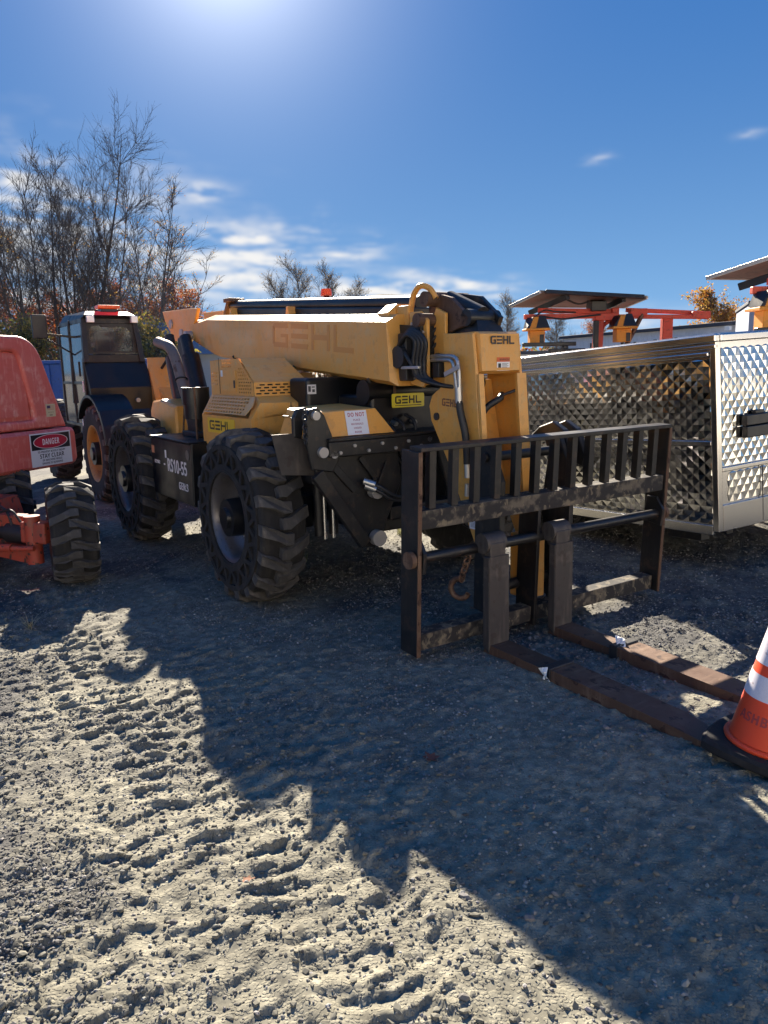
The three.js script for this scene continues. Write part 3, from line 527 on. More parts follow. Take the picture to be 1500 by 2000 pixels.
// ------------------------------------------------------------------ the yellow telehandler (x forward, y up, z to its right)
const TX = -0.14384, TZ = -6.2108, TURN = -Math.atan2(AX.z, AX.x);
{
  const T = thing('telehandler', 'yellow and black telescopic forklift with lowered boom and fork carriage on the ground', 'forklift');
  T.position.set(TX, 0, TZ); T.rotation.y = TURN;
  const Y = M.yellow, K = M.black;
  // --- chassis
  part('chassis', [box(-3.5, 0.55, 0.52, 0.98, -0.42, 0.42, 0.02), box(-3.4, -3.1, 0.62, 1.2, -0.5, 0.5, 0.03)], K, T);
  part('counterweight', hull([[-3.7, .7, -.42], [-3.7, .7, .42], [-3.3, .65, -.45], [-3.3, .65, .45], [-3.62, 1.25, -.4], [-3.62, 1.25, .4], [-3.25, 1.3, -.45], [-3.25, 1.3, .45]]), Y, T);
  part('rear_cover', exZ([[-3.05, 1.0], [-2.25, 1.0], [-2.25, 1.36], [-2.7, 1.42], [-2.96, 1.4], [-3.05, 1.3]], 0.3, 0.78, 0.02), Y, T);
  for (const x of [0, -2.7]) part('axle', [cyl([x, 0.64, -0.95], [x, 0.64, 0.95], 0.11), new THREE.SphereGeometry(0.2, 18, 12).scale(1, 1, 1.2).translate(x, 0.62, 0.05), box(x - 0.12, x + 0.12, 0.5, 0.76, 0.55, 0.8, 0.02), box(x - 0.12, x + 0.12, 0.5, 0.76, -0.8, -0.55, 0.02)], K, T);
  const w0 = makeWheel({ R: 0.645, W: 0.36, rimR: 0.325, n: 18, rimMat: M.rim, lattice: true });
  [[0, 1, 0], [-2.7, 1, 0.1], [0, -1, 0.05], [-2.7, -1, 0.2]].forEach(([x, s, r], i) => {
    const w = i ? w0.clone() : w0; T.add(w); w.position.set(x, 0.635, s * 1.03); w.rotation.order = 'YXZ'; w.rotation.set(0, s < 0 ? Math.PI : 0, r);
  });
  // --- fuel and oil box with the model lettering
  const fb = part('side_tank', exZ([[-2.06, 0.56], [-1.0, 0.56], [-0.97, 1.1], [-2.08, 1.1]], 0.48, 1.1, 0.012), M.blackClean, T); fb.userData.label = 'black side box with white model number';
  part('tank_lid', exY([[-2.05, 0.6], [-0.99, 0.6], [-0.99, 1.11], [-2.07, 1.11]], 1.101, 1.113, 0.003), M.blackClean, fb);
  part('model_number', text('RS10-55', 0.118, 0.86).translate(-1.62, 0.815, 1.1015), M.letterWhite, fb);
  part('model_number', text('GEN:3', 0.066, 0.9).translate(-1.34, 0.68, 1.1015), M.letterWhite, fb);
  part('model_number', text('R221042', 0.032, 0.9).translate(-1.98, 0.86, 1.1015), M.letterWhite, fb);
  part('sticker', [box(-2.05, -1.97, 0.95, 1.02, 1.1005, 1.102, 0.0005)], std({ color: new THREE.Color(0.7, 0.3, 0.15), roughness: 0.6 }), fb);
  part('sticker', [box(-1.67, -1.63, 0.93, 1.0, 1.1005, 1.102, 0.0005), box(-1.72, -1.68, 0.86, 0.875, 1.1005, 1.102, 0.0005)], M.white, fb);
  part('cap_mark', new THREE.CylinderGeometry(0.045, 0.045, 0.003, 20).rotateX(Math.PI / 2).translate(-1.07, 1.0, 1.102), M.rim, fb);
  // --- engine cover: lower box, upper box, with slots cut through the sheet
  const hood = sub('engine_cover', T);
  const holesRect = (s, cells) => { for (const [x, y, w, h] of cells) { const p = new THREE.Path(); p.moveTo(x, y); p.lineTo(x + w, y); p.lineTo(x + w, y + h); p.lineTo(x, y + h); p.lineTo(x, y); s.holes.push(p); } return s; };
  part('lower_body', hull([[-1.05, 1.0, .3], [-.05, 1.0, .3], [-.05, 1.0, .955], [-1.05, 1.0, .955], [-.05, 1.34, .955], [-1.05, 1.34, .955], [-.05, 1.38, .36], [-1.05, 1.38, .6], [-.05, 1.38, .6], [-1.05, 1.38, .3]]), Y, hood);
  part('front_slope', hull([[-.05, 1.34, .95], [-.05, 1.37, .36], [-.05, 1.44, .36], [-.05, 1.455, .875], [-.2, 1.5, .36], [-.17, 1.5, .845], [-.21, 1.5, .845], [-.21, 1.37, .36], [-.11, 1.34, .95], [-.11, 1.455, .875]]), Y, hood);
  part('rear_end', hull([[-1.05, 1.34, .955], [-1.05, 1.34, .3], [-1.05, 1.5, .86], [-1.05, 1.5, .3], [-1.02, 1.34, .955], [-1.02, 1.34, .3], [-1.02, 1.5, .86], [-1.02, 1.5, .3]]), Y, hood);
  part('panel_seam', box(-.052, -.045, 1.02, 1.45, .62, .626, 0.001), M.letterDark, hood);
  { // perforated slope above the lower side
    const s = new THREE.Shape(); s.moveTo(0, 0); s.lineTo(0.86, 0); s.lineTo(0.9, 0.09); s.lineTo(0.84, 0.165); s.lineTo(0, 0.165); s.lineTo(0, 0);
    const cells = []; for (let r = 0; r < 5; r++) for (let c = 0; c < 15; c++) { const x = 0.03 + c * 0.054 + (r % 2) * 0.02; if (x < 0.78) cells.push([x, 0.012 + r * 0.03, 0.034, 0.017]); }
    holesRect(s, cells);
    const g = new THREE.ExtrudeGeometry(s, { depth: 0.004, bevelEnabled: false }).rotateX(-0.62).translate(-0.98, 1.362, 0.968);
    const m = part('vent_grille', g, Y, hood);
  }
  { // side of the upper box, with small square holes and a hatch
    const z = 0.86, s = shapeOf([[-1.03, 1.5], [-.19, 1.5], [-.19, 1.6], [-.45, 1.785], [-.84, 1.785], [-1.03, 1.78]]), cells = [];
    for (let r = 0; r < 8; r++) { const y = 1.52 + r * 0.026, xr = Math.min(-.22, -.19 - Math.max(0, y - 1.58) * 1.35); for (let x = -.46 + (r % 2) * 0.012; x < xr - 0.02; x += 0.034) cells.push([x, y, 0.02, 0.014]); }
    for (let r = 0; r < 3; r++) for (let c = 0; c < 6; c++) cells.push([-.78 + c * 0.034 + (r % 2) * 0.012, 1.722 + r * 0.026, 0.02, 0.014]);
    for (let r = 0; r < 4; r++) for (let c = 0; c < 4; c++) cells.push([-1.01 + c * 0.033 + (r % 2) * 0.008, 1.58 + r * 0.03, 0.02, 0.016]);
    const side = part('side_panel', new THREE.ExtrudeGeometry(holesRect(s, cells), { depth: 0.005, bevelEnabled: false }).translate(0, 0, z), Y, hood);
    part('hatch', box(-.8, -.5, 1.53, 1.7, z + 0.006, z + 0.012, 0.003), Y, side); part('hatch_latch', box(-.53, -.505, 1.56, 1.62, z + 0.0125, z + 0.018, 0.002), M.letterDark, side);
    part('sticker', box(-.79, -.75, 1.65, 1.7, z + 0.0125, z + 0.014, 0.0004), M.white, side);
    part('panel_gap', box(-.842, -.834, 1.51, 1.8, z + 0.0055, z + 0.007, 0.0005), M.letterDark, side);
  }
  { // front of the upper box: slotted wall below a smooth slope
    const s = shapeOf([[-.855, 1.5], [-.36, 1.5], [-.36, 1.575], [-.4, 1.605], [-.855, 1.605]]), cells = [];
    for (let r = 0; r < 4; r++) for (let c = 0; c < 7; c++) { const x = -.84 + c * 0.066 + (r % 2) * 0.03; if (x < -.42) cells.push([x, 1.513 + r * 0.022, 0.046, 0.011]); }
    part('slotted_panel', new THREE.ExtrudeGeometry(holesRect(s, cells), { depth: 0.005, bevelEnabled: false }).rotateY(Math.PI / 2).translate(-.194, 0, 0), Y, hood);
    part('slope_panel', hull([[-.19, 1.606, .856], [-.19, 1.606, .4], [-.46, 1.79, .84], [-.46, 1.79, .46], [-1.02, 1.77, .84], [-1.02, 1.77, .4], [-1.02, 1.61, .856], [-1.02, 1.61, .4]]), Y, hood);
    part('engine_block', box(-1.0, -.24, 1.5, 1.6, .42, .84, 0.01), M.black, hood);
  }
  const badge = part('maker_badge', box(-.92, -.36, 1.2, 1.32, .957, .961, 0.0015), std({ color: new THREE.Color(0.82, 0.52, 0.03), roughness: 0.45 }), hood);
  part('maker_name', makerLetters(0.46, 0.075).translate(-.87, 1.225, .9615), M.letterDark, badge);
  part('serial_number', text('122870', 0.045, 0.85).translate(-.7, 1.1, .957), M.letterBrown, hood);
  part('boom_support', hull([[-2.3, 1.0, -.2], [-2.3, 1.0, .28], [-1.1, 1.0, -.2], [-1.1, 1.0, .28], [-2.25, 1.72, -.2], [-2.25, 1.72, .27], [-1.2, 1.66, -.2], [-1.2, 1.66, .27]]), Y, T);
  // --- exhaust and air cleaner
  part('exhaust_stack', [tube([[-1.8, 0.95, .74], [-1.93, 1.3, .74], [-2.12, 1.62, .74], [-2.27, 1.84, .74], [-2.36, 1.93, .75], [-2.52, 1.97, .76], [-2.66, 1.995, .77]], 0.052, 40, 14)], M.exhaust, T);
  part('exhaust_clamp', new THREE.TorusGeometry(0.056, 0.008, 6, 20).rotateX(Math.PI / 2 - 0.1).rotateZ(0.45).translate(-2.12, 1.62, .74), M.hose, T);
  const ac = part('air_cleaner', [cyl([-1.6, 1.4, .8], [-1.6, 1.555, .8], 0.125, 0.125, 28), cyl([-1.6, 1.27, .8], [-1.6, 1.4, .8], 0.108, 0.112, 28)], M.blackClean, T);
  part('rod', [cyl([-1.22, 1.1, .95], [-1.22, 1.56, .95], 0.009), cyl([-1.78, 1.1, .88], [-1.74, 1.4, .86], 0.009)], M.rust, ac); part('bracket', box(-1.7, -1.5, 1.1, 1.27, .72, .86, 0.01), K, ac);
  part('hydraulic_valve', [box(-1.75, -1.35, 1.113, 1.16, .62, .9, 0.01), cyl([-1.5, 1.11, .75], [-1.5, 1.25, .75], 0.05)], M.hose, T);
  // --- rear tower, lift cylinders and boom pivot
  part('tower_plate', exZ([[-3.55, 1.0], [-2.75, 1.0], [-2.95, 2.02], [-3.1, 2.1], [-3.3, 2.06]], 0.3, 0.34, 0.006), K, T);
  part('tower_plate', exZ([[-3.55, 1.0], [-2.75, 1.0], [-2.95, 2.02], [-3.1, 2.1], [-3.3, 2.06]], -0.36, -0.32, 0.006), K, T);
  part('lift_cylinder', [cyl([-2.3, 0.98, .42], [-2.72, 1.85, .42], 0.1, 0.1, 24), cyl([-2.72, 1.85, .42], [-2.83, 2.06, .42], 0.06)], K, T);
  part('lift_cylinder', [cyl([-2.72, 0.98, .5], [-3.02, 1.85, .5], 0.085, 0.085, 24), cyl([-3.02, 1.85, .5], [-3.1, 2.08, .5], 0.05)], K, T);
  part('pivot_lug', exZ([[-4.05, 2.4], [-3.3, 2.38], [-2.9, 2.36], [-3.1, 2.12], [-3.45, 2.02], [-3.7, 2.05], [-3.98, 2.28]], 0.2, 0.24, 0.006), Y, T);
  part('pivot_lug', exZ([[-4.05, 2.4], [-3.3, 2.38], [-2.9, 2.36], [-3.1, 2.12], [-3.45, 2.02], [-3.7, 2.05], [-3.98, 2.28]], -0.3, -0.26, 0.006), Y, T);
  for (const [x, y, z] of [[-3.75, 2.24, .24], [-3.42, 2.12, .24], [-3.08, 2.08, .315]]) part('pivot_pin', cyl([x, y, -.3], [x, y, z + 0.02], 0.05), M.pin, T);
  // --- boom
  const boom = sub('boom', T);
  const bp = (f, top) => { const x = -2.5 + 3.3 * f; return top ? 2.21 - 0.0636 * (x + 2.5) : 1.855 - 0.0905 * (x + 2.4); };
  part('outer_section', hull([[-2.5, 2.21, .3], [.79, 2.0, .3], [-2.33, 1.86, .3], [.82, 1.6, .3], [-2.28, 1.83, .24], [.84, 1.565, .24], [-2.5, 2.262, .2], [.79, 2.052, .2], [-2.5, 2.262, -.3], [.79, 2.052, -.3], [-2.5, 2.21, -.4], [.79, 2.0, -.4], [-2.28, 1.83, -.34], [.84, 1.565, -.34]]), Y, boom);
  part('tail_section', hull([[-2.5, 2.21, .299], [-2.33, 1.86, .299], [-2.5, 2.261, .2], [-3.34, 2.18, .235], [-3.2, 2.06, .235], [-3.34, 2.2, .15], [-3.34, 2.2, -.3], [-3.2, 2.06, -.3], [-2.5, 2.261, -.3], [-2.33, 1.84, -.34], [-2.33, 1.84, .24]]), Y, boom);
  const fb2 = part('maker_name', makerLetters(1.34, 0.2).rotateZ(-0.072), M.letterOrange, boom); fb2.position.set(-0.98, 1.895, 0.3005);
  part('inner_section', hull([[.7, 1.99, .2], [.7, 1.64, .2], [.7, 1.99, -.3], [.7, 1.64, -.3], [1.02, 1.96, .18], [1.02, 1.62, .18], [1.02, 1.96, -.28], [1.02, 1.62, -.28]]), M.blackClean, boom);
  for (const x of [-1.85, -.6, 0.55]) part('bolt', cyl([x, bp((x + 2.5) / 3.3, false) - 0.004, .285], [x, bp((x + 2.5) / 3.3, false) + 0.03, .308], 0.012, 0.012, 6), M.letterDark, boom);
  part('extend_cylinder', cyl([-2.72, 2.375, -.1], [.66, 2.145, -.1], 0.056, 0.056, 24), M.blackClean, boom);
  part('rail', bar([-2.6, 2.29, -.12], [.66, 2.065, -.12], 0.1, 0.22), M.blackClean, boom);
  part('cylinder_bracket', [box(-2.76, -2.6, 2.41, 2.45, -.18, .0), bar([-2.86, 2.24, -.05], [-2.7, 2.43, -.05], 0.05, 0.05)], M.rust, boom);
  part('top_clip', exZ([[-1.19, 2.18], [-1.12, 2.18], [-1.14, 2.25], [-1.17, 2.25]], -.02, .06, 0.004), Y, boom);
  part('top_clip', exZ([[-2.47, 2.26], [-2.42, 2.26], [-2.43, 2.33], [-2.46, 2.33]], -.02, .06, 0.004), Y, boom);
  part('end_collar', [exX([[.22, 2.03], [.22, 2.07], [.14, 2.13], [.02, 2.13], [.02, 2.03]], .56, .7, 0.006), box(.7, .84, 1.96, 2.11, .12, .15, 0.006)], Y, boom);
  // --- boom head: plates, hinge, loop guard, hoses
  const head = sub('boom_head', T);
  part('head_plate', exZ([[.86, 1.58], [1.0, 1.555], [1.06, 1.6], [1.06, 2.0], [.98, 2.06], [.86, 2.06]], .13, .155, 0.004), Y, head);
  part('head_plate', exZ([[1.0, 1.58], [1.12, 1.56], [1.14, 1.62], [1.14, 2.04], [1.04, 2.08], [1.0, 2.0]], .04, .065, 0.004), Y, head);
  part('head_plate', exZ([[.82, 1.58], [1.0, 1.56], [1.06, 1.6], [1.06, 2.0], [.98, 2.06], [.86, 2.06]], -.3, -.275, 0.004), Y, head);
  part('roller_box', [box(.82, .92, 1.6, 1.92, .158, .23, 0.01), cyl([.87, 1.76, .23], [.87, 1.76, .27], 0.075)], M.hose, head);
  part('loop_guard', tube([[.79, 1.98, .1], [.81, 2.1, .1], [.85, 2.19, .1], [.92, 2.23, .1], [.99, 2.21, .08], [1.04, 2.14, .06]], 0.02, 30, 10), Y, head);
  part('hinge_arm', exZ([[.9, 1.96], [1.06, 1.9], [1.3, 1.95], [1.33, 2.0], [1.14, 2.14], [.98, 2.18], [.9, 2.13]], -.02, .02, 0.006), M.rust, head);
  part('hinge_arm', exZ([[.95, 1.96], [1.1, 1.88], [1.36, 1.92], [1.4, 2.0], [1.2, 2.15], [1.02, 2.18]], -.22, -.18, 0.006), M.black, head);
  part('tilt_cylinder', [cyl([.98, 2.14, -.1], [1.32, 2.01, -.1], 0.062), cyl([1.3, 2.0, -.24], [1.3, 2.0, 0.02], 0.055), hull([[1.14, 1.9, -.22], [1.14, 1.9, .0], [1.4, 1.9, -.22], [1.4, 1.9, .0], [1.16, 2.02, -.2], [1.16, 2.02, -.02], [1.36, 1.98, -.2], [1.36, 1.98, -.02]])], M.frame, head);
  part('head_pin', cyl([1.0, 2.0, -.3], [1.0, 2.0, .2], 0.045), M.rust, head);
  part('upper_pin', cyl([.98, 2.14, -.25], [.98, 2.14, .12], 0.05), M.rust, head);
  for (let i = 0; i < 4; i++) part('hose', tube([[.8, 1.86 - i * 0.015, .2 + i * 0.008], [.98, 1.94 - i * 0.012, .22 + i * 0.012], [1.1 - i * .022, 1.86, .2 + i * 0.012], [1.07 - i * .022, 1.72, .19 + i * 0.014], [1.08 - i * .02, 1.64, .19 + i * 0.012], [1.17, 1.58, .15 + i * 0.008], [1.3, 1.55, .05]], 0.014, 40, 8), M.hose, head);
  part('hose', tube([[.82, 1.8, .24], [.92, 1.79, .25], [1.0, 1.72, .25], [1.03, 1.64, .22]], 0.014, 24, 8), M.hose, head);
  for (let i = 0; i < 3; i++) part('hose', tube([[.72, 1.9 - i * .03, .12], [.84, 1.95 - i * .04, .16], [.98, 1.9 - i * .05, .1], [1.08, 1.98 - i * .05, .02], [1.16, 1.9 - i * .05, -.02], [1.2, 1.75 - i * .06, .02]], .012, 36, 7), M.hose, head);
  part('bolt', [[1.02, 1.92], [.92, 1.62], [1.02, 1.66], [.9, 1.98]].map(([x, y]) => cyl([x, y, .155], [x, y, .168], .013, .013, 6)), M.pin, head);
  part('valve_block', [box(1.08, 1.15, 1.62, 1.72, .07, .13, .006), cyl([1.1, 1.72, .1], [1.1, 1.78, .1], .016, .016, 6), cyl([1.13, 1.72, .1], [1.13, 1.77, .1], .016, .016, 6)], M.hose, head);
  part('hose_clamp', box(.9, 1.1, 1.68, 1.7, .24, .262, 0.003), M.zinc, head);
  part('lower_pipe', [cyl([.6, 1.6, -.05], [1.25, 1.58, -.15], 0.05)], M.blackClean, head);
  // --- gooseneck down to the carriage
  const neck = sub('gooseneck', T);
  const side = [[1.16, 1.905], [1.46, 1.895], [1.49, 1.66], [1.5, 1.5], [1.53, 1.2], [1.56, 0.82], [1.66, 0.46], [1.72, 0.22], [1.56, 0.2], [1.5, 0.5], [1.2, 1.06], [1.02, 1.33], [1.0, 1.43], [1.03, 1.5], [1.1, 1.54], [1.17, 1.58]];
  const nr = part('neck_plate', exZ(side, .075, .1, 0.005), Y, neck), nl = part('neck_plate', exZ(side, -.3, -.275, 0.005), Y, neck);
  part('front_cap', hull([[1.455, 1.905, .072], [1.455, 1.905, -.272], [1.485, 1.89, .06], [1.485, 1.89, -.26], [1.505, 1.66, .06], [1.505, 1.66, -.26], [1.46, 1.64, .072], [1.46, 1.64, -.272], [1.2, 1.9, .07], [1.2, 1.9, -.27], [1.2, 1.86, .07], [1.2, 1.86, -.27]]), Y, neck);
  part('edge_flange', [hull([[1.5, 1.64, .1], [1.5, 1.64, .06], [1.52, 1.64, .1], [1.52, 1.64, .06], [1.57, .82, .1], [1.57, .82, .06], [1.59, .82, .1], [1.59, .82, .06]])], Y, neck);
  part('edge_flange', [hull([[1.5, 1.64, -.3], [1.5, 1.64, -.22], [1.525, 1.64, -.3], [1.525, 1.64, -.22], [1.57, .82, -.3], [1.57, .82, -.22], [1.6, .82, -.3], [1.6, .82, -.22]])], Y, neck);
  part('back_web', hull([[1.2, 1.6, .07], [1.2, 1.6, -.27], [1.22, 1.6, .07], [1.22, 1.6, -.27], [1.34, .95, .07], [1.34, .95, -.27], [1.36, .95, .07], [1.36, .95, -.27]]), Y, neck);
  part('maker_name', onX(makerLetters(0.2, 0.052), 1.495, 1.825, -.02), M.letterDark, neck);
  part('maker_name', makerLetters(0.165, 0.05).rotateZ(-0.06).translate(1.145, 1.435, .1005), M.letterBrown, neck);
  part('pivot_boss', cyl([1.09, 1.36, .08], [1.09, 1.36, .112], 0.026), M.letterDark, neck);
  const wd = decal('warning_label', 0.11, 0.085, (k, w, h) => { k.fillStyle = '#e9e6e2'; k.fillRect(0, 0, w, h); k.fillStyle = '#d4622a'; k.fillRect(0, 0, w, h * 0.34); k.fillStyle = '#222'; k.font = `bold ${h * 0.22}px sans-serif`; k.fillText('\u26A0 WARNING', w * 0.08, h * 0.25); k.fillRect(w * 0.1, h * 0.45, w * 0.22, h * 0.42); for (let i = 0; i < 5; i++) k.fillRect(w * 0.4, h * (0.45 + i * 0.09), w * (0.5 - 0.1 * (i % 2)), h * 0.03); }, neck, 256);
  wd.position.set(1.5035, 1.7, -.12); wd.rotation.y = Math.PI / 2;
  const wd2 = decal('warning_label', 0.1, 0.08, (k, w, h) => { k.fillStyle = '#dcdce2'; k.fillRect(0, 0, w, h); k.fillStyle = '#b84a3a'; k.fillRect(0, 0, w, h * 0.2); k.fillStyle = '#444'; for (let i = 0; i < 6; i++) k.fillRect(w * 0.1, h * (0.3 + i * 0.1), w * (0.75 - 0.15 * (i % 2)), h * 0.03); }, neck, 256);
  wd2.position.set(1.48, 0.68, .1025);
  part('steel_line', tube([[1.06, 1.76, .12], [1.22, 1.76, .14], [1.36, 1.74, .15], [1.385, 1.66, .15], [1.39, 1.56, .15], [1.395, 1.5, .15]], 0.013, 30, 8), M.zinc, neck);
  part('steel_line', tube([[1.06, 1.735, .12], [1.2, 1.735, .14], [1.32, 1.72, .15], [1.345, 1.65, .15], [1.36, 1.56, .15], [1.365, 1.5, .15]], 0.013, 30, 8), M.zinc, neck);
  part('line_fitting', [cyl([1.38, 1.56, .15], [1.385, 1.46, .15], 0.026, 0.026, 6), cyl([1.44, 1.08, .13], [1.445, .98, .13], 0.022, 0.022, 6), cyl([1.445, .94, .13], [1.44, .86, .13], 0.02, 0.02, 6)], M.zinc, neck);
  part('neck_hose', tube([[1.385, 1.47, .15], [1.4, 1.4, .15], [1.43, 1.28, .14], [1.44, 1.18, .135], [1.44, 1.07, .13]], 0.024, 30, 10), M.hose, neck);
  part('line_clip', [bar([1.26, 1.64, .168], [1.41, 1.69, .168], .03, .012), bar([1.33, 1.17, .165], [1.47, 1.2, .165], .03, .012)], M.zinc, neck);
  part('inner_hose', [tube([[1.4, 1.5, -.2], [1.45, 1.48, -.14], [1.42, 1.42, -.05], [1.38, 1.3, 0], [1.38, 1.15, .02]], 0.022, 24, 8), tube([[1.42, 1.52, -.3], [1.5, 1.53, -.24], [1.46, 1.5, -.15]], 0.01, 16, 8)], M.hose, neck);
  part('attach_head', [exZ([[1.58, .15], [1.82, .12], [1.84, 1.0], [1.74, 1.22], [1.66, 1.24], [1.6, .9]], .16, .2, 0.005), exZ([[1.58, .15], [1.82, .12], [1.84, 1.0], [1.74, 1.22], [1.66, 1.24], [1.6, .9]], -.44, -.4, 0.005), cyl([1.7, 1.14, -.46], [1.7, 1.14, .22], 0.03), cyl([1.7, .3, -.46], [1.7, .3, .22], 0.035)], K, neck);
  part('quick_hitch', [exZ([[1.6, 1.08], [1.78, 1.02], [1.8, 1.1], [1.72, 1.27], [1.62, 1.32], [1.5, 1.28], [1.4, 1.2], [1.42, 1.17], [1.54, 1.22]], -.62, -.57, 0.006), exZ([[1.6, 1.08], [1.78, 1.02], [1.8, 1.1], [1.72, 1.27], [1.62, 1.32], [1.5, 1.28], [1.4, 1.2], [1.42, 1.17], [1.54, 1.22]], -.5, -.45, 0.006), cyl([1.66, 1.2, -.64], [1.66, 1.2, -.44], 0.022)], K, neck);
  part('lower_link', [box(1.62, 1.78, .2, .62, -.24, -.08, 0.01)], Y, neck);
  // --- fork carriage
  const car = sub('fork_carriage', T); car.rotation.z = -0.04; car.position.set(-0.065, 0.09, 0);
  const F = M.frame, zl = 0.86, zr = -1.29;
  for (const z of [zl, zr]) { const u = part('side_upright', box(1.78, 1.938, .045, 1.23, z - 0.012, z + 0.012, 0.003), F, car); part('worn_edge', box(1.939, 1.947, .045, 1.23, z - 0.013, z + 0.013, 0.002), M.rust, car); }
  part('top_rail', box(1.84, 1.95, 1.23, 1.255, zr, zl, 0.004), F, car);
  part('middle_rail', box(1.82, 1.93, .79, .9, zr + 0.02, zl - 0.02, 0.006), M.muddyRail, car);
  for (let i = 0; i < 13; i++) part('guard_bar', box(1.855, 1.91, .9, 1.23, 0.755 - i * 0.1605 - 0.006, 0.755 - i * 0.1605 + 0.006, 0.002).translate(0, 0, 0), F, car);
  for (let i = 0; i < 13; i++) part('guard_flat', box(1.911, 1.919, .902, 1.229, 0.755 - i * 0.1605 - 0.023, 0.755 - i * 0.1605 + 0.023, 0.002), F, car);
  part('fork_shaft', cyl([1.9, .62, zr - 0.02], [1.9, .62, zl + 0.02], 0.033, 0.033, 20), F, car);
  part('bottom_rail', box(1.8, 1.9, .06, .16, zr + 0.02, zl - 0.02, 0.006), M.muddyRail, car);
  part('center_plate', [box(1.76, 1.93, .04, .79, -.085, -.06, 0.003), box(1.76, 1.93, .04, .79, -.36, -.335, 0.003)], F, car);
  part('shaft_knob', [cyl([1.9, .62, zl + 0.02], [1.9, .62, zl + 0.05], 0.05), cyl([1.9, .62, zr - 0.05], [1.9, .62, zr - 0.02], 0.05)], M.rust, car);
  for (const z of [zl - 0.03, zr + 0.03]) part('lug_plate', exZ([[1.79, .56], [1.95, .54], [1.96, .66], [1.9, .74], [1.82, .74]], z - 0.012, z + 0.012, 0.003), F, car);
  part('chain', [0, 1, 2, 3, 4, 5].map((i) => new THREE.TorusGeometry(0.02, 0.007, 6, 12).rotateY(i % 2 ? 1.5 : 0).translate(1.9 - i * .012, .575 - i * 0.03, .47)), M.rust, car);
  part('chain_hook', new THREE.TorusGeometry(0.06, 0.018, 8, 20, 4.6).rotateZ(1.2).rotateY(0.5).translate(1.83, .36, .47), M.rust, car);
  for (const zc of [0.35, -0.19]) {
    const f = sub('fork', T); f.position.set(0, 0, zc);
    part('shank', [exZ([[1.935, .05], [1.99, .012], [2.0, .05], [1.995, .6], [1.94, .6]], -.08, .08, 0.006), cyl([1.92, .67, -.075], [1.92, .67, .075], 0.06, 0.06, 20), box(1.9, 1.985, .58, .68, -.06, .06, 0.01)], M.steelPlate, f);
    part('blade', hull([[1.94, .012, -.075], [1.94, .012, .075], [1.96, .07, -.075], [1.96, .07, .075], [2.44, .016, -.075], [2.44, .016, .075], [2.44, .062, -.075], [2.44, .062, .075]]), M.rust, f);
    part('fork_sleeve', [hull([[2.46, .01, -.088], [2.46, .01, .088], [2.46, .085, -.088], [2.46, .085, .088], [3.2, .01, -.088], [3.2, .01, .088], [3.2, .062, -.088], [3.2, .062, .088], [3.42, .01, -.07], [3.42, .01, .07], [3.42, .036, -.07], [3.42, .036, .07], [3.52, .012, -.035], [3.52, .012, .035], [3.52, .028, -.035], [3.52, .028, .035]])], M.rust, f);
    part('strap', [box(2.44, 2.5, .008, .092, -.094, .094, 0.006)], M.hose, f);
    const tg = part('tape_tag', new THREE.PlaneGeometry(0.05, 0.09, 3, 4), M.white, f), p = tg.geometry.attributes.position;
    for (let i = 0; i < p.count; i++) p.setZ(i, 0.012 * Math.sin(p.getY(i) * 70 + p.getX(i) * 60));
    tg.geometry.computeVertexNormals(); tg.material = std({ color: new THREE.Color(0.75, 0.76, 0.74), roughness: 0.7, side: THREE.DoubleSide });
    if (zc > 0) { tg.position.set(2.47, .045, .102); tg.rotation.set(0, 0, 0.3); } else { tg.position.set(2.47, .102, .03); tg.rotation.set(-1.3, 0.2, 0.8); }
  }
  // --- front frame and leveller, black
  const ff = sub('front_frame', T);
  part('cross_beam', [box(.74, .9, 1.12, 1.225, -.95, .84, 0.01), box(.42, .905, 1.226, 1.245, -.9, .84, 0.004)], K, ff);
  part('front_plate', exX([[.9, 1.12], [.25, 1.12], [.22, .9], [.36, .62], [.4, .5], [.46, .45], [.54, .47], [.6, .56], [.9, .98]], .78, .83, 0.008), K, ff);
  part('front_plate', exX([[-.1, 1.12], [-.9, 1.12], [-.6, .6], [-.45, .45], [-.36, .5], [-.2, .8]], .78, .83, 0.008), K, ff);
  part('brace_arm', bar([.86, 1.02, .92], [.86, .5, .56], 0.05, 0.09), K, ff);
  part('brace_arm', bar([.84, 1.1, .82], [.84, .88, .62], 0.03, 0.05), K, ff);
  part('brace_rib', [bar([.85, 1.1, .58], [.85, .95, .46], 0.02, 0.03), bar([.85, .95, .46], [.85, .86, .52], 0.02, 0.03), bar([.85, 1.05, .36], [.85, .84, .46], 0.012, 0.02)], K, ff);
  part('hinge_ear', exX([[.99, 1.24], [.99, 1.38], [.96, 1.44], [.9, 1.45], [.85, 1.4], [.74, 1.12], [.8, 1.02], [.95, 1.05]], .83, .87, 0.008), K, ff);
  part('hinge_ear', exX([[1.02, 1.26], [1.02, 1.38], [.99, 1.44], [.93, 1.45], [.88, 1.4], [.8, 1.2]], .72, .76, 0.008), K, ff);
  for (const [y, z, r] of [[1.4, .925, 0.028], [1.14, .8, 0.025], [1.16, .88, 0.035], [.53, .46, 0.055], [.86, .47, 0.05], [1.19, .02, 0.02]]) part('pin_head', cyl([.84, y, z], [.9, y, z], r, r, 22), M.pin, ff);
  part('chain', [0, 1, 2, 3, 4, 5, 6].map((i) => new THREE.TorusGeometry(0.018, 0.006, 6, 12).rotateY(i % 2 ? 1.5 : 0).translate(.88, 1.42 - i * 0.03, 1.0)), M.hose, ff);
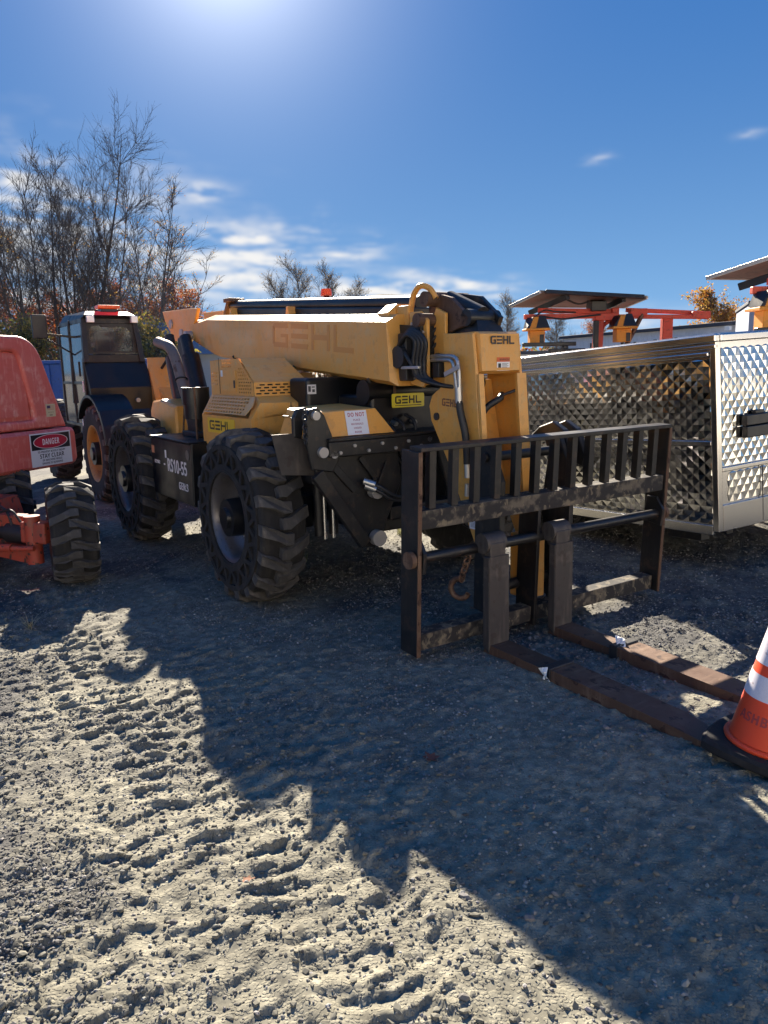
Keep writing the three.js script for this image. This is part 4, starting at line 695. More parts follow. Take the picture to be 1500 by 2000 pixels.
  const cov = part('yellow_cover', hull([[.42, 1.25, .96], [.78, 1.25, .965], [.82, 1.25, .8], [.82, 1.25, .27], [.78, 1.41, .78], [.78, 1.42, .4], [.5, 1.43, .93], [.74, 1.42, .93], [.3, 1.44, .4], [.3, 1.25, .27], [.3, 1.43, .8]]), Y, ff);
  part('handle', [box(.5, .58, 1.38, 1.39, .955, .972, 0.003), box(.62, .7, 1.37, 1.38, .955, .972, 0.003)], M.letterDark, cov);
  const dn = decal('printed_notice', 0.17, 0.165, (k, w, h) => { k.fillStyle = '#d8dbe4'; k.fillRect(0, 0, w, h); k.textAlign = 'center'; k.fillStyle = '#a8404a'; k.font = `bold ${h * 0.23}px sans-serif`; fit(k, 'DO NOT', w / 2, h * 0.25, w * 0.8); k.font = `bold ${h * 0.11}px sans-serif`; k.fillStyle = '#9a5a70'; ['PLACE', 'MATERIALS', 'UNDER', 'BOOM'].forEach((s, i) => fit(k, s, w / 2, h * (0.43 + i * 0.165), w * 0.7)); }, ff, 512);
  dn.position.set(.8065, 1.333, .565); dn.rotation.set(0, Math.PI / 2, 0); dn.rotation.order = 'YXZ'; dn.rotation.x = -0.24;
  part('mud_plate', exX([[1.175, 1.285], [.91, 1.285], [.83, .99], [1.12, 1.02]], .74, .752, 0.002), M.steelPlate, ff);
  part('plate_arm', box(.7, .74, 1.1, 1.24, .85, 1.0, 0.01), K, ff);
  part('leveling_cylinder', [cyl([.5, .52, .6], [.5, .95, .6], 0.035), cyl([.5, .52, .72], [.5, .95, .72], 0.035), box(.42, .58, .9, 1.1, .5, .8, 0.02)], M.hose, ff);
  part('rod', [cyl([.55, .5, .63], [.55, .86, .63], 0.014), cyl([.55, .5, .7], [.55, .86, .7], 0.014)], M.chrome, ff);
  part('hydraulic_hose', tube([[.87, .9, .53], [.93, .86, .47], [.95, .81, .4], [.94, .79, .3], [.9, .84, .2], [.86, .92, .14]], 0.014, 30, 8), M.hose, ff);
  part('hydraulic_hose', tube([[.87, .93, .54], [.94, .9, .48], [.96, .84, .4], [.95, .81, .3], [.91, .86, .2], [.86, .95, .15]], 0.014, 30, 8), M.hose, ff);
  part('hose_fitting', [cyl([.88, .91, .56], [.92, .88, .5], 0.024), cyl([.88, .94, .57], [.93, .915, .51], 0.024)], M.zinc, ff);
  for (let i = 0; i < 7; i++) part('bolt', cyl([.9, 1.15 + (i % 2) * .04, .76 - i * .11], [.915, 1.15 + (i % 2) * .04, .76 - i * .11], .012, .012, 6), M.pin, ff);
  for (const [a, b, c] of [[.2, .05, 0], [.12, -.02, .03], [.28, .1, -.02], [.02, -.12, .05]]) part('hydraulic_hose', tube([[.6, 1.3 + c, a], [.68, 1.26 + c, a - .02], [.7, 1.1, b + .1], [.68, .95, b], [.72, .8 + c, b + .05], [.66, .7, b]], .013, 28, 7), M.hose, ff);
  for (const z of [.3, .12, -.05]) part('hose_fitting', cyl([.58, 1.3, z], [.63, 1.29, z], .02, .02, 6), M.zinc, ff);
  part('weld_gusset', [exZ([[.6, 1.22], [.74, 1.22], [.74, 1.1]], .3, .312, .002), exZ([[.6, 1.22], [.74, 1.22], [.74, 1.1]], .6, .612, .002)], K, ff);
  part('skid_box', [box(.6, .8, .62, .72, -.3, .3, 0.01), box(.2, .62, .5, 1.2, -.35, .35, 0.02)], K, ff);
  // --- dark tank and body under the boom
  const tank = part('hydraulic_tank', box(-.2, .1, 1.25, 1.63, -.12, .56, 0.03), M.blackClean, T);
  const st = decal('tank_label', 0.075, 0.07, (k, w, h) => { k.fillStyle = '#d8d4d2'; k.fillRect(0, 0, w, h); k.fillStyle = '#444'; k.fillRect(w * .1, h * .15, w * .3, h * .6); k.fillRect(w * .5, h * .2, w * .35, h * .12); k.fillRect(w * .55, h * .5, w * .3, h * .3); }, tank, 128); st.position.set(.102, 1.545, .52); st.rotation.y = Math.PI / 2;
  part('front_body', [box(.1, .58, 1.0, 1.5, -.6, .3, 0.03), cyl([.5, 1.52, .32], [.5, 1.52, -.7], 0.09, 0.09, 24)], M.blackClean, T);
  const sg = part('maker_plate', new THREE.ExtrudeGeometry((() => { const s = new THREE.Shape(), w = 0.145, h = 0.05, r = 0.012; s.moveTo(-w + r, -h); s.lineTo(w - r, -h); s.absarc(w - r, -h + r, r, -1.571, 0); s.lineTo(w, h - r); s.absarc(w - r, h - r, r, 0, 1.571); s.lineTo(-w + r, h); s.absarc(-w + r, h - r, r, 1.571, 3.1416); s.lineTo(-w, -h + r); s.absarc(-w + r, -h + r, r, 3.1416, 4.712); return s; })(), { depth: 0.004, bevelEnabled: false }).rotateY(Math.PI / 2).translate(.612, 1.455, 0), std({ color: new THREE.Color(0.78, 0.66, 0.05), roughness: 0.4 }), T);
  part('maker_name', onX(makerLetters(0.235, 0.056), .6165, 1.432, .118), M.letterDark, sg); part('underline', box(.6165, .6175, 1.416, 1.421, -.118, .118, 0.0003), M.letterDark, sg);
  part('plate_strap', box(.6, .606, 1.5, 1.6, .1, .12, 0.001), M.rust, T);
  // --- cab on its far side
  const cab = sub('cab', T);
  part('cab_body', [box(-1.95, -.35, .8, 1.42, -1.22, -.45, 0.03)], K, cab);
  part('cab_post', [[-.4, -1.18], [-.4, -.5], [-1.9, -1.18], [-1.9, -.5], [-1.15, -1.2]].map(([x, z]) => bar([x, 1.42, z], [x - 0.04, 2.28, z], 0.06, 0.06)), K, cab);
  part('cab_roof', hull([[-2.0, 2.27, -1.24], [-2.0, 2.27, -.44], [-.35, 2.27, -1.24], [-.35, 2.27, -.44], [-1.9, 2.335, -1.16], [-1.9, 2.335, -.52], [-.5, 2.32, -1.16], [-.5, 2.32, -.52]]), M.rubberDark, cab);
  part('cab_door', [box(-1.85, -.55, 1.0, 1.4, -1.245, -1.225, 0.01)], K, cab);
  part('windshield', box(-.385, -.375, 1.44, 2.265, -1.14, -.54, 0.002), M.glass, cab);
  part('side_window', box(-1.86, -.46, 1.44, 2.265, -1.186, -1.178, 0.002), M.glass, cab);
  part('cab_seat', [box(-1.6, -1.1, 1.1, 1.45, -1.05, -.6, 0.05), box(-1.7, -1.52, 1.4, 2.0, -1.05, -.6, 0.05)], M.hose, cab);
  const bc = part('beacon', cyl([-1.9, 2.43, -.78], [-1.9, 2.5, -.78], 0.06, 0.052, 24), M.beacon, cab); part('beacon_base', cyl([-1.85, 2.32, -.78], [-1.9, 2.432, -.78], 0.03), M.blackClean, bc);
  part('left_body', [box(-2.2, .1, .72, 1.0, -1.15, -.45, 0.02)], K, T);
}

// ------------------------------------------------------------------ the second telehandler, parked behind, same heading
{
  const T = thing('telehandler', 'dark-cabbed telehandler with orange light bar parked behind the yellow one', 'forklift');
  T.position.set(-3.85, 0, -10.23); T.rotation.y = TURN;
  const K = M.black, navy = std({ map: paintTex([15, 17, 21], [38, 41, 46], [34, 36, 38], 0.3, 0.12, 22), roughnessMap: rough1, roughness: 1 });
  const w0 = makeWheel({ R: 0.655, W: 0.38, rimR: 0.36, n: 19, rimMat: M.rimYellow, lattice: false, tread: 0.045 });
  [[0, -.19, 0], [-2.9, -.19, 0], [0, -2.0, Math.PI], [-2.9, -2.0, Math.PI]].forEach(([x, z, t], i) => { const w = i ? w0.clone() : w0; T.add(w); w.position.set(x, .645, z); w.rotation.y = t; });
  part('chassis', box(-3.6, .3, .55, 1.05, -1.55, -.65, 0.03), K, T);
  for (const x of [0, -2.9]) part('axle', cyl([x, .65, -1.9], [x, .65, -.3], 0.1), K, T);
  // fender: curved sheet with a front flap
  const arc = new THREE.Shape(); arc.absarc(0, 0, .8, 0.25, 2.5, false); arc.absarc(0, 0, .765, 2.5, 0.25, true);
  part('fender', [new THREE.ExtrudeGeometry(arc, { depth: .44, bevelEnabled: false, curveSegments: 24 }).translate(0, .62, -.42)], navy, T);
  part('fender_flap', hull([[.77, .82, .01], [.77, .82, -.62], [.7, 1.0, .02], [.55, 1.2, .02], [.55, 1.2, -.62], [.8, .82, -.62], [.8, .82, .01], [.72, 1.04, .02], [.57, 1.235, .02], [.57, 1.235, -.62]]), navy, T);
  // cab
  const cab = sub('cab', T);
  part('lower_body', hull([[-1.95, .95, -.14], [-1.95, .95, -1.0], [-.3, .95, -.14], [-.3, .95, -1.0], [-1.95, 1.3, -.14], [-.42, 1.86, -.08], [-.42, 1.86, -.9], [-.28, 1.5, -.1], [-.28, 1.5, -.98], [-1.0, 1.3, -.14], [-1.95, 1.3, -1.0], [-1.0, 1.86, -.9]]), navy, cab);
  part('cab_frame', [
    bar([-.4, 1.84, -.1], [-.47, 2.44, -.13], .09, .07), bar([-.4, 1.84, -.86], [-.47, 2.44, -.8], .09, .07), bar([-1.9, 1.28, -.1], [-1.75, 2.44, -.13], .07, .06), bar([-1.15, 1.28, -.075], [-1.2, 2.44, -.11], .05, .05), bar([-1.9, 1.28, -.9], [-1.75, 2.44, -.8], .07, .06),
    box(-.46, -.4, 1.84, 1.95, -.84, -.12, 0.01), box(-.5, -.44, 2.36, 2.44, -.8, -.12, 0.01), box(-1.85, -.47, 2.37, 2.44, -.16, -.1, 0.01)], K, cab);
  part('cab_roof', hull([[-1.85, 2.43, -.1], [-1.85, 2.43, -.82], [-.4, 2.43, -.1], [-.4, 2.43, -.82], [-.36, 2.47, -.12], [-.36, 2.47, -.8], [-.5, 2.53, -.18], [-.5, 2.53, -.74], [-1.8, 2.55, -.18], [-1.8, 2.55, -.74]]), navy, cab);
  { const s = shapeOf([[.14, 1.96], [.82, 1.96], [.79, 2.36], [.15, 2.36]]), h = new THREE.Path([[.22, 1.99], [.74, 1.99], [.76, 2.05], [.74, 2.26], [.7, 2.31], [.56, 2.33], [.53, 2.31], [.36, 2.32], [.33, 2.34], [.22, 2.33], [.18, 2.28], [.19, 2.05]].map((p) => new THREE.Vector2(...p))); s.holes.push(h);
    part('window_surround', new THREE.ExtrudeGeometry(s, { depth: .03, bevelEnabled: false }).rotateY(Math.PI / 2).translate(-.46, 0, 0), K, cab); }
  part('front_window', box(-.452, -.446, 1.97, 2.35, -.82, -.14, 0.001), M.dirtyGlass, cab);
  part('door_window', box(-1.16, -.46, 1.0, 2.37, -.092, -.086, 0.001), M.dirtyGlass, cab); part('door_window', box(-1.84, -1.22, 1.0, 2.37, -.092, -.086, 0.001), M.dirtyGlass, cab);
  part('door_frame', [box(-1.2, -1.14, .98, 2.4, -.1, -.07, .006), box(-.5, -.44, .98, 1.9, -.1, -.07, .006), box(-1.86, -1.82, .98, 2.4, -.1, -.07, .006), box(-1.84, -.46, 1.55, 1.59, -.098, -.074, .006), box(-1.84, -.46, .96, 1.0, -.1, -.07, .006)], K, cab); part('door_handle', bar([-.62, 1.66, -.06], [-.62, 1.86, -.06], .025, .025), M.hose, cab);
  part('steering_wheel', [new THREE.TorusGeometry(.17, .015, 8, 24).rotateY(1.1).rotateZ(.5).translate(-1.5, 1.75, -.45), cyl([-1.75, 1.4, -.45], [-1.52, 1.73, -.45], .025)], M.hose, cab);
  part('seat', [box(-1.4, -.95, 1.3, 1.5, -.66, -.28, 0.05), box(-1.0, -.88, 1.45, 2.3, -.58, -.38, 0.05)], M.hose, cab);
  part('paper_notice', box(-.9, -.895, 2.03, 2.09, -.5, -.42, 0.001), M.white, cab);
  part('knob', [cyl([-.3, 1.32, -.3], [-.24, 1.32, -.3], 0.03), cyl([-.3, 1.32, -.72], [-.24, 1.32, -.72], 0.03)], M.pin, cab);
  part('work_lamp', [box(-.36, -.3, 2.37, 2.46, -.24, -.14, 0.01)], M.whiteLens, cab); part('work_lamp', [box(-.38, -.3, 2.37, 2.46, -.82, -.73, 0.01)], M.whiteLens, cab);
  part('light_bar', box(-.75, -.55, 2.57, 2.62, -.66, -.36, 0.015), M.beacon, cab); part('light_bar_base', box(-.74, -.56, 2.53, 2.57, -.62, -.4, 0.005), M.blackClean, cab);
  part('mirror', [box(-.95, -.9, 2.18, 2.5, .25, .44, 0.02), bar([-.92, 2.24, .26], [-.9, 2.2, -.1], .03, .03), bar([-.92, 2.2, .3], [-.95, 1.95, -.1], .02, .02)], M.blackClean, T);
  part('reflector_strip', [box(-.52, -.5, 1.45, 1.6, -.07, -.055, 0.001), box(-.72, -.68, .98, 1.1, -.07, -.055, 0.001)], M.white, T);
  // boom side of the machine
  part('boom', hull([[-3.5, 2.0, -1.05], [-3.5, 2.0, -1.5], [-3.5, 1.5, -1.05], [-3.5, 1.5, -1.5], [.1, 1.2, -1.05], [.1, 1.2, -1.5], [.1, .8, -1.05], [.1, .8, -1.5], [-.5, 1.75, -.95], [-.35, 1.2, -.95]]), M.yellow, T);
  part('boom_arm', hull([[-.4, 1.9, -.93], [-.15, 1.35, -.93], [-.1, .8, -.93], [-.5, .8, -.93], [-.4, 1.9, -1.3], [-.15, 1.35, -1.3], [-.1, .8, -1.3], [-.5, .8, -1.3]]), M.yellow, T);
  part('hose_bundle', [tube([[-.2, 1.9, -1.25], [.1, 1.75, -1.28], [.2, 1.5, -1.3], [.1, 1.2, -1.25], [0, .95, -1.2]], 0.08, 24, 10), tube([[-.3, 1.75, -1.1], [.0, 1.98, -1.2], [.15, 1.7, -1.2]], 0.02, 24, 8)], M.hose, T);
}

// ------------------------------------------------------------------ red boom lift at the left (x along its visible side, away from us; z out of that side)
{
  const L = thing('boom_lift', 'faded red boom lift with a danger sign, cut off by the left edge', 'lift');
  L.position.set(-3.66, 0, -7.3); L.rotation.y = Math.atan2(0.937, 0.348);
  const R = M.red;
  part('bumper', exZ((() => { const s = new THREE.Shape(); s.moveTo(-1.6, .75); s.lineTo(.95, .755); s.quadraticCurveTo(1.04, .76, 1.045, .84); s.lineTo(1.04, 1.08); s.quadraticCurveTo(1.03, 1.15, .95, 1.145); s.lineTo(-1.6, 1.15); s.lineTo(-1.6, .75); return s; })(), -1.5, .03, 0.035), R, L);
  const prof = (o) => { const s = new THREE.Shape(); s.moveTo(-1.6, 1.158); s.lineTo(.945 - o, 1.158); s.lineTo(.70 - o, 1.84); s.quadraticCurveTo(.62 - o, 2.05 - o, .42 - o, 2.075 - o); s.lineTo(-1.6, 2.1 - o); s.lineTo(-1.6, 1.158); return s; };
  const shell = prof(0), hole = new THREE.Path(); hole.moveTo(-1.2, 1.27); hole.lineTo(.46, 1.25); hole.quadraticCurveTo(.53, 1.25, .52, 1.31); hole.lineTo(.4, 1.84); hole.quadraticCurveTo(.38, 1.92, .3, 1.925); hole.lineTo(-1.2, 1.94); hole.lineTo(-1.2, 1.27); shell.holes.push(hole);
  const hood = part('hood', new THREE.ExtrudeGeometry(shell, { depth: .06, bevelEnabled: true, bevelThickness: .035, bevelSize: .035, bevelOffset: -.035, bevelSegments: 5, curveSegments: 16 }).translate(0, 0, -.1), R, L);
  part('hood_body', exZ(prof(0.0), -1.5, -.065, 0.03), R, L);
  part('hood_recess', new THREE.BoxGeometry(1.66, .62, .04).translate(-.35, 1.6, -.06), R, L);
  const sg = decal('danger_sign', .56, .335, (k, w, h) => {
    k.fillStyle = '#d9dae0'; k.fillRect(0, 0, w, h); k.fillStyle = '#15161c'; k.fillRect(w * .03, h * .04, w * .94, h * .46);
    k.fillStyle = '#f0f0f0'; k.beginPath(); k.ellipse(w / 2, h * .27, w * .42, h * .215, 0, 0, 6.3); k.fill(); k.fillStyle = '#b8203c'; k.beginPath(); k.ellipse(w / 2, h * .27, w * .405, h * .2, 0, 0, 6.3); k.fill();
    k.textAlign = 'center'; k.fillStyle = '#e8e6ea'; k.font = `bold ${h * .25}px sans-serif`; fit(k, 'DANGER', w / 2, h * .36, w * .42);
    k.fillStyle = '#1c1d24'; k.font = `bold ${h * .085}px sans-serif`; fit(k, 'TO PREVENT BODILY INJURY', w / 2, h * .6, w * .86); k.font = `bold ${h * .18}px sans-serif`; fit(k, 'STAY CLEAR', w / 2, h * .76, w * .76); k.font = `bold ${h * .085}px sans-serif`; fit(k, 'OF MACHINE WHILE', w / 2, h * .855, w * .6); fit(k, 'ENGINE IS RUNNING', w / 2, h * .95, w * .64);
  }, L, 768); sg.position.set(.655, .95, .0335);
  const fl = decal('flag_sticker', .13, .13, (k, w, h) => { k.fillStyle = '#c9bd9a'; k.fillRect(0, 0, w, h); k.fillStyle = '#c08a70'; for (let i = 0; i < 4; i++) k.fillRect(w * .12, h * (.14 + i * .09), w * .76, h * .04); k.fillStyle = '#39305c'; k.fillRect(w * .14, h * .12, w * .34, h * .22); k.fillStyle = '#3a3630'; k.textAlign = 'center'; k.font = `bold ${h * .16}px sans-serif`; k.fillText('USA', w / 2, h * .92); k.font = `${h * .1}px sans-serif`; fit(k, 'MADE IN THE', w / 2, h * .68, w * .8); }, L, 256); fl.position.set(.735, 1.335, -.0035);
  // undercarriage
  const ch = part('chassis', [hull([[-1.9, .3, .6], [-1.9, .3, -1.3], [-.2, .3, .5], [-.2, .3, -1.0], [-1.9, .62, .6], [-1.9, .62, -1.3], [-.2, .62, .4], [-.2, .62, -1.0]]), cyl([-.8, .6, -.6], [-.8, .78, -.6], .45, .45, 28)], M.orangeSteel, L);
  const spin = { R: .42, W: .36, rimR: .2, n: 15, rimMat: M.orangeSteel, lattice: false, tread: .035 };
  const w0 = makeWheel(spin); L.add(w0);
  const inv = new THREE.Matrix4().makeRotationY(-L.rotation.y), place = (w, x, z, ang) => { const p = V(x + 3.66, 0, z + 7.3).applyMatrix4(inv); w.position.set(p.x, .405, p.z); w.rotation.y = ang - L.rotation.y; return p; };
  const p0 = place(w0, -2.6, -6.28, Math.atan2(.9, -.43));
  const w1 = w0.clone(); L.add(w1); place(w1, -3.72, -7.62, Math.atan2(.9, -.43)); const w2 = w0.clone(); L.add(w2); place(w2, -5.2, -6.1, Math.atan2(-.9, .43)); 
  const loc = (x, y, z) => { const p = V(x + 3.66, y, z + 7.3).applyMatrix4(inv); return [p.x, p.y, p.z]; };
  part('axle_beam', [bar(loc(-3.0, .47, -6.33), loc(-4.8, .5, -6.9), .1, .16), bar(loc(-2.95, .27, -6.3), loc(-4.8, .3, -6.9), .09, .14)], M.orangeSteel, L);
  part('steering_knuckle', [cyl(loc(-2.9, .16, -6.22), loc(-2.9, .56, -6.22), .065), bar(loc(-2.98, .42, -6.28), loc(-2.74, .42, -6.2), .16, .18), bar(loc(-2.9, .2, -6.22), loc(-3.3, .24, -6.4), .06, .1)], M.orangeSteel, L);
  part('drive_motor', [cyl(loc(-2.96, .38, -6.3), loc(-3.16, .4, -6.36), .09), cyl(loc(-3.16, .4, -6.36), loc(-3.24, .4, -6.38), .06)], M.hose, L);
  part('steering_rod', [cyl(loc(-2.85, .31, -6.1), loc(-3.7, .29, -6.28), .022), cyl(loc(-3.05, .31, -6.14), loc(-3.5, .3, -6.24), .034)], M.orangeSteel, L);
  part('hose', [tube([loc(-3.1, .45, -6.3), loc(-3.16, .58, -6.34), loc(-3.26, .62, -6.4), loc(-3.4, .55, -6.5)], .012, 20, 8), tube([loc(-3.0, .5, -6.24), loc(-3.08, .6, -6.26), loc(-3.2, .58, -6.32)], .01, 20, 8)], M.hose, L);
}

// ------------------------------------------------------------------ quilted stainless food trailer (x along its long side away from us, z inward from the near side)
{
  const F = thing('food_trailer', 'quilted stainless steel food trailer standing beside the telehandler', 'trailer');
  const x = V(-.472, -.055, -.88).normalize(), y0 = V(-.05, 1, 0), z = x.clone().cross(y0).normalize(), y = z.clone().cross(x).normalize();
  F.setRotationFromMatrix(new THREE.Matrix4().makeBasis(x, y, z)); F.position.set(2.65, .35, -5.95);
  const Lx = 3.7, H = 1.53, D = 2.0;
  // pressed sheet: soft diamonds with pinched seams, slightly wavy
  function quilt(u0, u1, v0, v1, du, dv, ph) {
    const P = [], hu = du / 2, hv = dv / 2, cl = (x, a, b) => Math.min(b, Math.max(a, x));
    const at = (u, v, h) => { const U = cl(u, u0, u1), W = cl(v, v0, v1); return [U, W, h + .009 * (fbm(U * 1.5 + ph * 9, W * 1.8 + 4, 2) - .5) + .001]; };
    for (let j = Math.floor(v0 / hv) - 1; j <= v1 / hv + 1; j++) for (let i = Math.floor(u0 / hu) - 1; i <= u1 / hu + 1; i++) {
      if ((i + j) & 1) continue;
      const u = i * hu, v = j * hv; if (u < u0 - hu * .6 || u > u1 + hu * .6 || v < v0 - hv * .6 || v > v1 + hv * .6) continue;
      const a = [[u + hu, v], [u, v + hv], [u - hu, v], [u, v - hv]], top = du * .036 * rr(.8, 1.2), jx = rr(-.1, .1) * hu, jy = rr(-.1, .1) * hv;
      for (let k = 0; k < 4; k++) P.push(...at(...a[k], 0), ...at(...a[(k + 1) % 4], 0), ...at(u + jx, v + jy, top));   // four flat sides of a low pyramid
    }
    const g = new THREE.BufferGeometry(); g.setAttribute('position', new THREE.Float32BufferAttribute(P, 3)); g.computeVertexNormals();
    g.setAttribute('uv', new THREE.Float32BufferAttribute(P.filter((_, i) => i % 3 < 2), 2)); return g;
  }
  part('body', box(.008, Lx, .005, H - .01, .008, D, 0.01), M.stainlessTrim, F);
  const toSide = (g) => { g.applyMatrix4(new THREE.Matrix4().makeBasis(V(-1, 0, 0), V(0, 1, 0), V(0, 0, -1))); return g; };   // sheet looks along -z, u runs to -x
  part('quilted_panel', toSide(quilt(-Lx + .04, -.05, .73, H - .17, .116, .1, .2)).translate(0, 0, .004), M.stainless, F, true);
  part('quilted_panel', toSide(quilt(-Lx + .04, -.05, .06, .68, .116, .1, .6)).translate(0, 0, .004), M.stainless, F, true);
  const toEnd = (g) => { g.applyMatrix4(new THREE.Matrix4().makeBasis(V(0, 0, 1), V(0, 1, 0), V(-1, 0, 0))); return g; };      // sheet looks along -x, u runs to +z
  part('quilted_panel', toEnd(quilt(.06, D - .06, .52, H - .09, .092, .114, .1)).translate(.004, 0, 0), M.stainless, F, true);
  part('quilted_panel', toEnd(quilt(.12, D - .06, .22, .47, .092, .114, .4)).translate(.004, 0, 0), M.stainless, F, true);
  part('corner_post', box(-.012, .045, -.0, H, -.012, .045, 0.008), M.stainlessTrim, F);
  part('roof_molding', [box(-.02, Lx, H - .05, H + .012, -.03, .03, 0.012), box(-.012, Lx, H - .1, H - .06, -.02, .02, 0.01), box(.05, Lx, H - .155, H - .115, -.028, .02, 0.012)], M.stainlessTrim, F);
  part('roof_molding', [box(-.03, .03, H - .05, H + .012, .03, D, 0.012)], M.stainlessTrim, F);
  part('roof', box(.03, Lx, H + .0, H + .02, .03, D, 0.008), M.stainlessTrim, F);
  part('belt_molding', [box(.046, Lx, .685, .725, -.016, .01, 0.008)], M.stainlessTrim, F); part('belt_molding', [box(-.014, .01, .475, .512, .046, D, 0.008)], M.stainlessTrim, F);
  part('base_trim', [box(.046, Lx, -.03, .05, -.014, .01, 0.006)], M.stainlessTrim, F); part('base_trim', [box(-.012, .008, .0, .21, .046, D, 0.004)], M.stainlessTrim, F);
  const hg = part('latch_box', [box(-.06, -.004, .72, .81, .28, .62, 0.008), box(-.06, -.004, .815, .9, .28, .62, 0.008), box(-.05, -.004, .9, .93, .4, .5, 0.006)], M.blackClean, F); hg.userData.label = 'dark hinge boxes on the end door';
  part('door_gap', box(-.013, -.008, .02, .47, .52, .53, 0.001), M.letterDark, F);
  part('door_handle', [box(1.45, 1.62, .735, .76, -.05, -.02, 0.008), box(1.5, 1.55, .735, .755, -.022, -.016, 0.002)], M.letterDark, F);
  part('hitch_receiver', [box(.25, .6, -.12, -.04, .1, .2, 0.006), box(.2, 3.6, -.1, -.02, .35, .43, 0.006), box(.2, 3.6, -.1, -.02, 1.5, 1.58, 0.006)], M.black, F);
  const wg = makeWheel({ R: .3, W: .2, rimR: .19, n: 22, rimMat: M.rim, lattice: false, tread: .012 });
  for (const [wx, wz, t] of [[2.1, .22, Math.PI], [2.1, D - .22, 0]]) { const w = t ? wg : wg.clone(); w.position.set(wx, .06, wz); w.rotation.y = t; F.add(w); }
}

// ------------------------------------------------------------------ solar carts with yellow lantern heads
function solarCart() {
  const C = new THREE.Group(), R = M.towerRed, K = M.blackClean;
  const pan = sub('solar_panel', C);
  const corner = [[2.23, 2.66, -11], [3.78, 2.57, -11.2], [3.86, 2.53, -12.5], [2.02, 2.57, -12.3]], up = (c, d) => [c[0], c[1] + d, c[2]];
  part('panel_back', hull([...corner, ...corner.map((c) => up(c, .012))]), std({ map: paintTex([112, 88, 80], [142, 118, 104], [84, 62, 54], .5, .5, 23), roughness: .6 }), pan);
  part('panel_cells', hull([...corner.map((c) => up(c, .014)), ...corner.map((c) => up(c, .03))]), std({ color: new THREE.Color(.012, .016, .035), roughness: .12 }), pan);
  part('front_frame', bar([2.3, 2.665, -10.98], [3.72, 2.582, -11.17], .055, .06), K, pan);
  part('edge_frame', [bar([2.23, 2.665, -11], [2.02, 2.575, -12.3], .03, .04), bar([3.78, 2.575, -11.2], [3.86, 2.535, -12.5], .03, .04), bar([2.02, 2.575, -12.3], [3.86, 2.535, -12.5], .03, .04)], M.zinc, pan);
  part('rear_bracket', [bar([2.62, 2.6, -11.05], [2.3, 2.46, -12.1], .06, .08), bar([3.45, 2.56, -11.2], [3.3, 2.44, -12.1], .06, .08), box(3.05, 3.27, 2.42, 2.56, -11.7, -11.4, .01)], K, pan);
  const fr = sub('red_frame', C);
  part('rail', bar([2.3, 2.45, -11.5], [3.42, 2.41, -11.5], .07, .06), R, fr); part('rail', bar([2.07, 2.355, -11.35], [3.2, 2.345, -11.35], .07, .07), R, fr);
  part('rail', bar([3.58, 2.43, -11.5], [4.7, 2.36, -11.5], .06, .06), R, fr); part('rail', bar([3.4, 2.335, -11.4], [4.74, 2.3, -11.4], .06, .06), R, fr);
  part('joint', [box(3.08, 3.42, 2.28, 2.38, -11.46, -11.3, .01), box(3.36, 3.46, 2.34, 2.46, -11.55, -11.42, .01), box(3.6, 3.85, 2.33, 2.44, -11.48, -11.36, .01), box(4.5, 4.76, 2.28, 2.38, -11.5, -11.36, .01)], R, fr);
  part('mast', [bar([3.16, 2.3, -11.4], [3.12, .9, -11.4], .13, .12), tube([[3.2, 2.0, -11.4], [3.22, 2.2, -11.4], [3.34, 2.29, -11.4]], .03, 14, 8)], R, fr); part('mast', bar([4.16, 2.3, -11.45], [4.17, .9, -11.45], .15, .12), R, fr);
  part('mast_box', box(3.06, 3.13, 1.9, 2.28, -11.34, -11.26, .01), K, fr);
  part('strut', bar([3.78, 2.36, -11.38], [3.5, 1.85, -11.3], .05, .05), M.rust, fr);
  part('cable', [tube([[2.3, 2.36, -11.28], [2.6, 2.31, -11.26], [2.9, 2.34, -11.28], [3.15, 2.36, -11.28]], .014, 24, 6), tube([[2.2, 2.34, -11.28], [2.36, 2.44, -11.3], [2.5, 2.42, -11.3], [2.8, 2.4, -11.3]], .012, 24, 6), tube([[2.62, 2.6, -11.3], [2.85, 2.52, -11.35], [3.0, 2.55, -11.35]], .014, 20, 6)], M.hose, fr);
  for (const [cx, zz] of [[2.24, -11.3], [3.47, -11.3]]) {
    const s = sub('lantern_head', C);
    part('lantern_body', box(cx - .105, cx + .105, 1.97, 2.155, zz - .1, zz + .1, .01), M.signalYellow, s);
    part('lantern_ledge', box(cx - .175, cx + .175, 2.155, 2.185, zz - .16, zz + .16, .008), M.signalYellow, s);
    part('lantern_hood', hull([[cx - .16, 2.186, zz - .14], [cx + .16, 2.186, zz - .14], [cx - .16, 2.186, zz + .14], [cx + .16, 2.186, zz + .14], [cx - .07, 2.345, zz - .1], [cx + .07, 2.345, zz - .1], [cx - .07, 2.345, zz + .1], [cx + .07, 2.345, zz + .1]]), M.signalYellow, s);
    part('visor', hull([[cx - .03, 2.19, zz + .146], [cx + .165, 2.19, zz + .146], [cx + .02, 2.36, zz + .108], [cx + .1, 2.36, zz + .108], [cx - .03, 2.19, zz + .142], [cx + .165, 2.19, zz + .142], [cx + .02, 2.36, zz + .1], [cx + .1, 2.36, zz + .1]]), K, s);
    part('visor', hull([[cx - .165, 2.19, zz - .1], [cx - .165, 2.19, zz + .15], [cx - .12, 2.34, zz - .05], [cx - .06, 2.34, zz + .12], [cx - .17, 2.19, zz - .1], [cx - .12, 2.19, zz + .15], [cx - .14, 2.34, zz - .05]]), K, s);
    part('lens_door', box(cx + .03, cx + .09, 1.975, 2.1, zz + .101, zz + .106, .001), K, s);
  }
  const b = sub('cart_base', C);
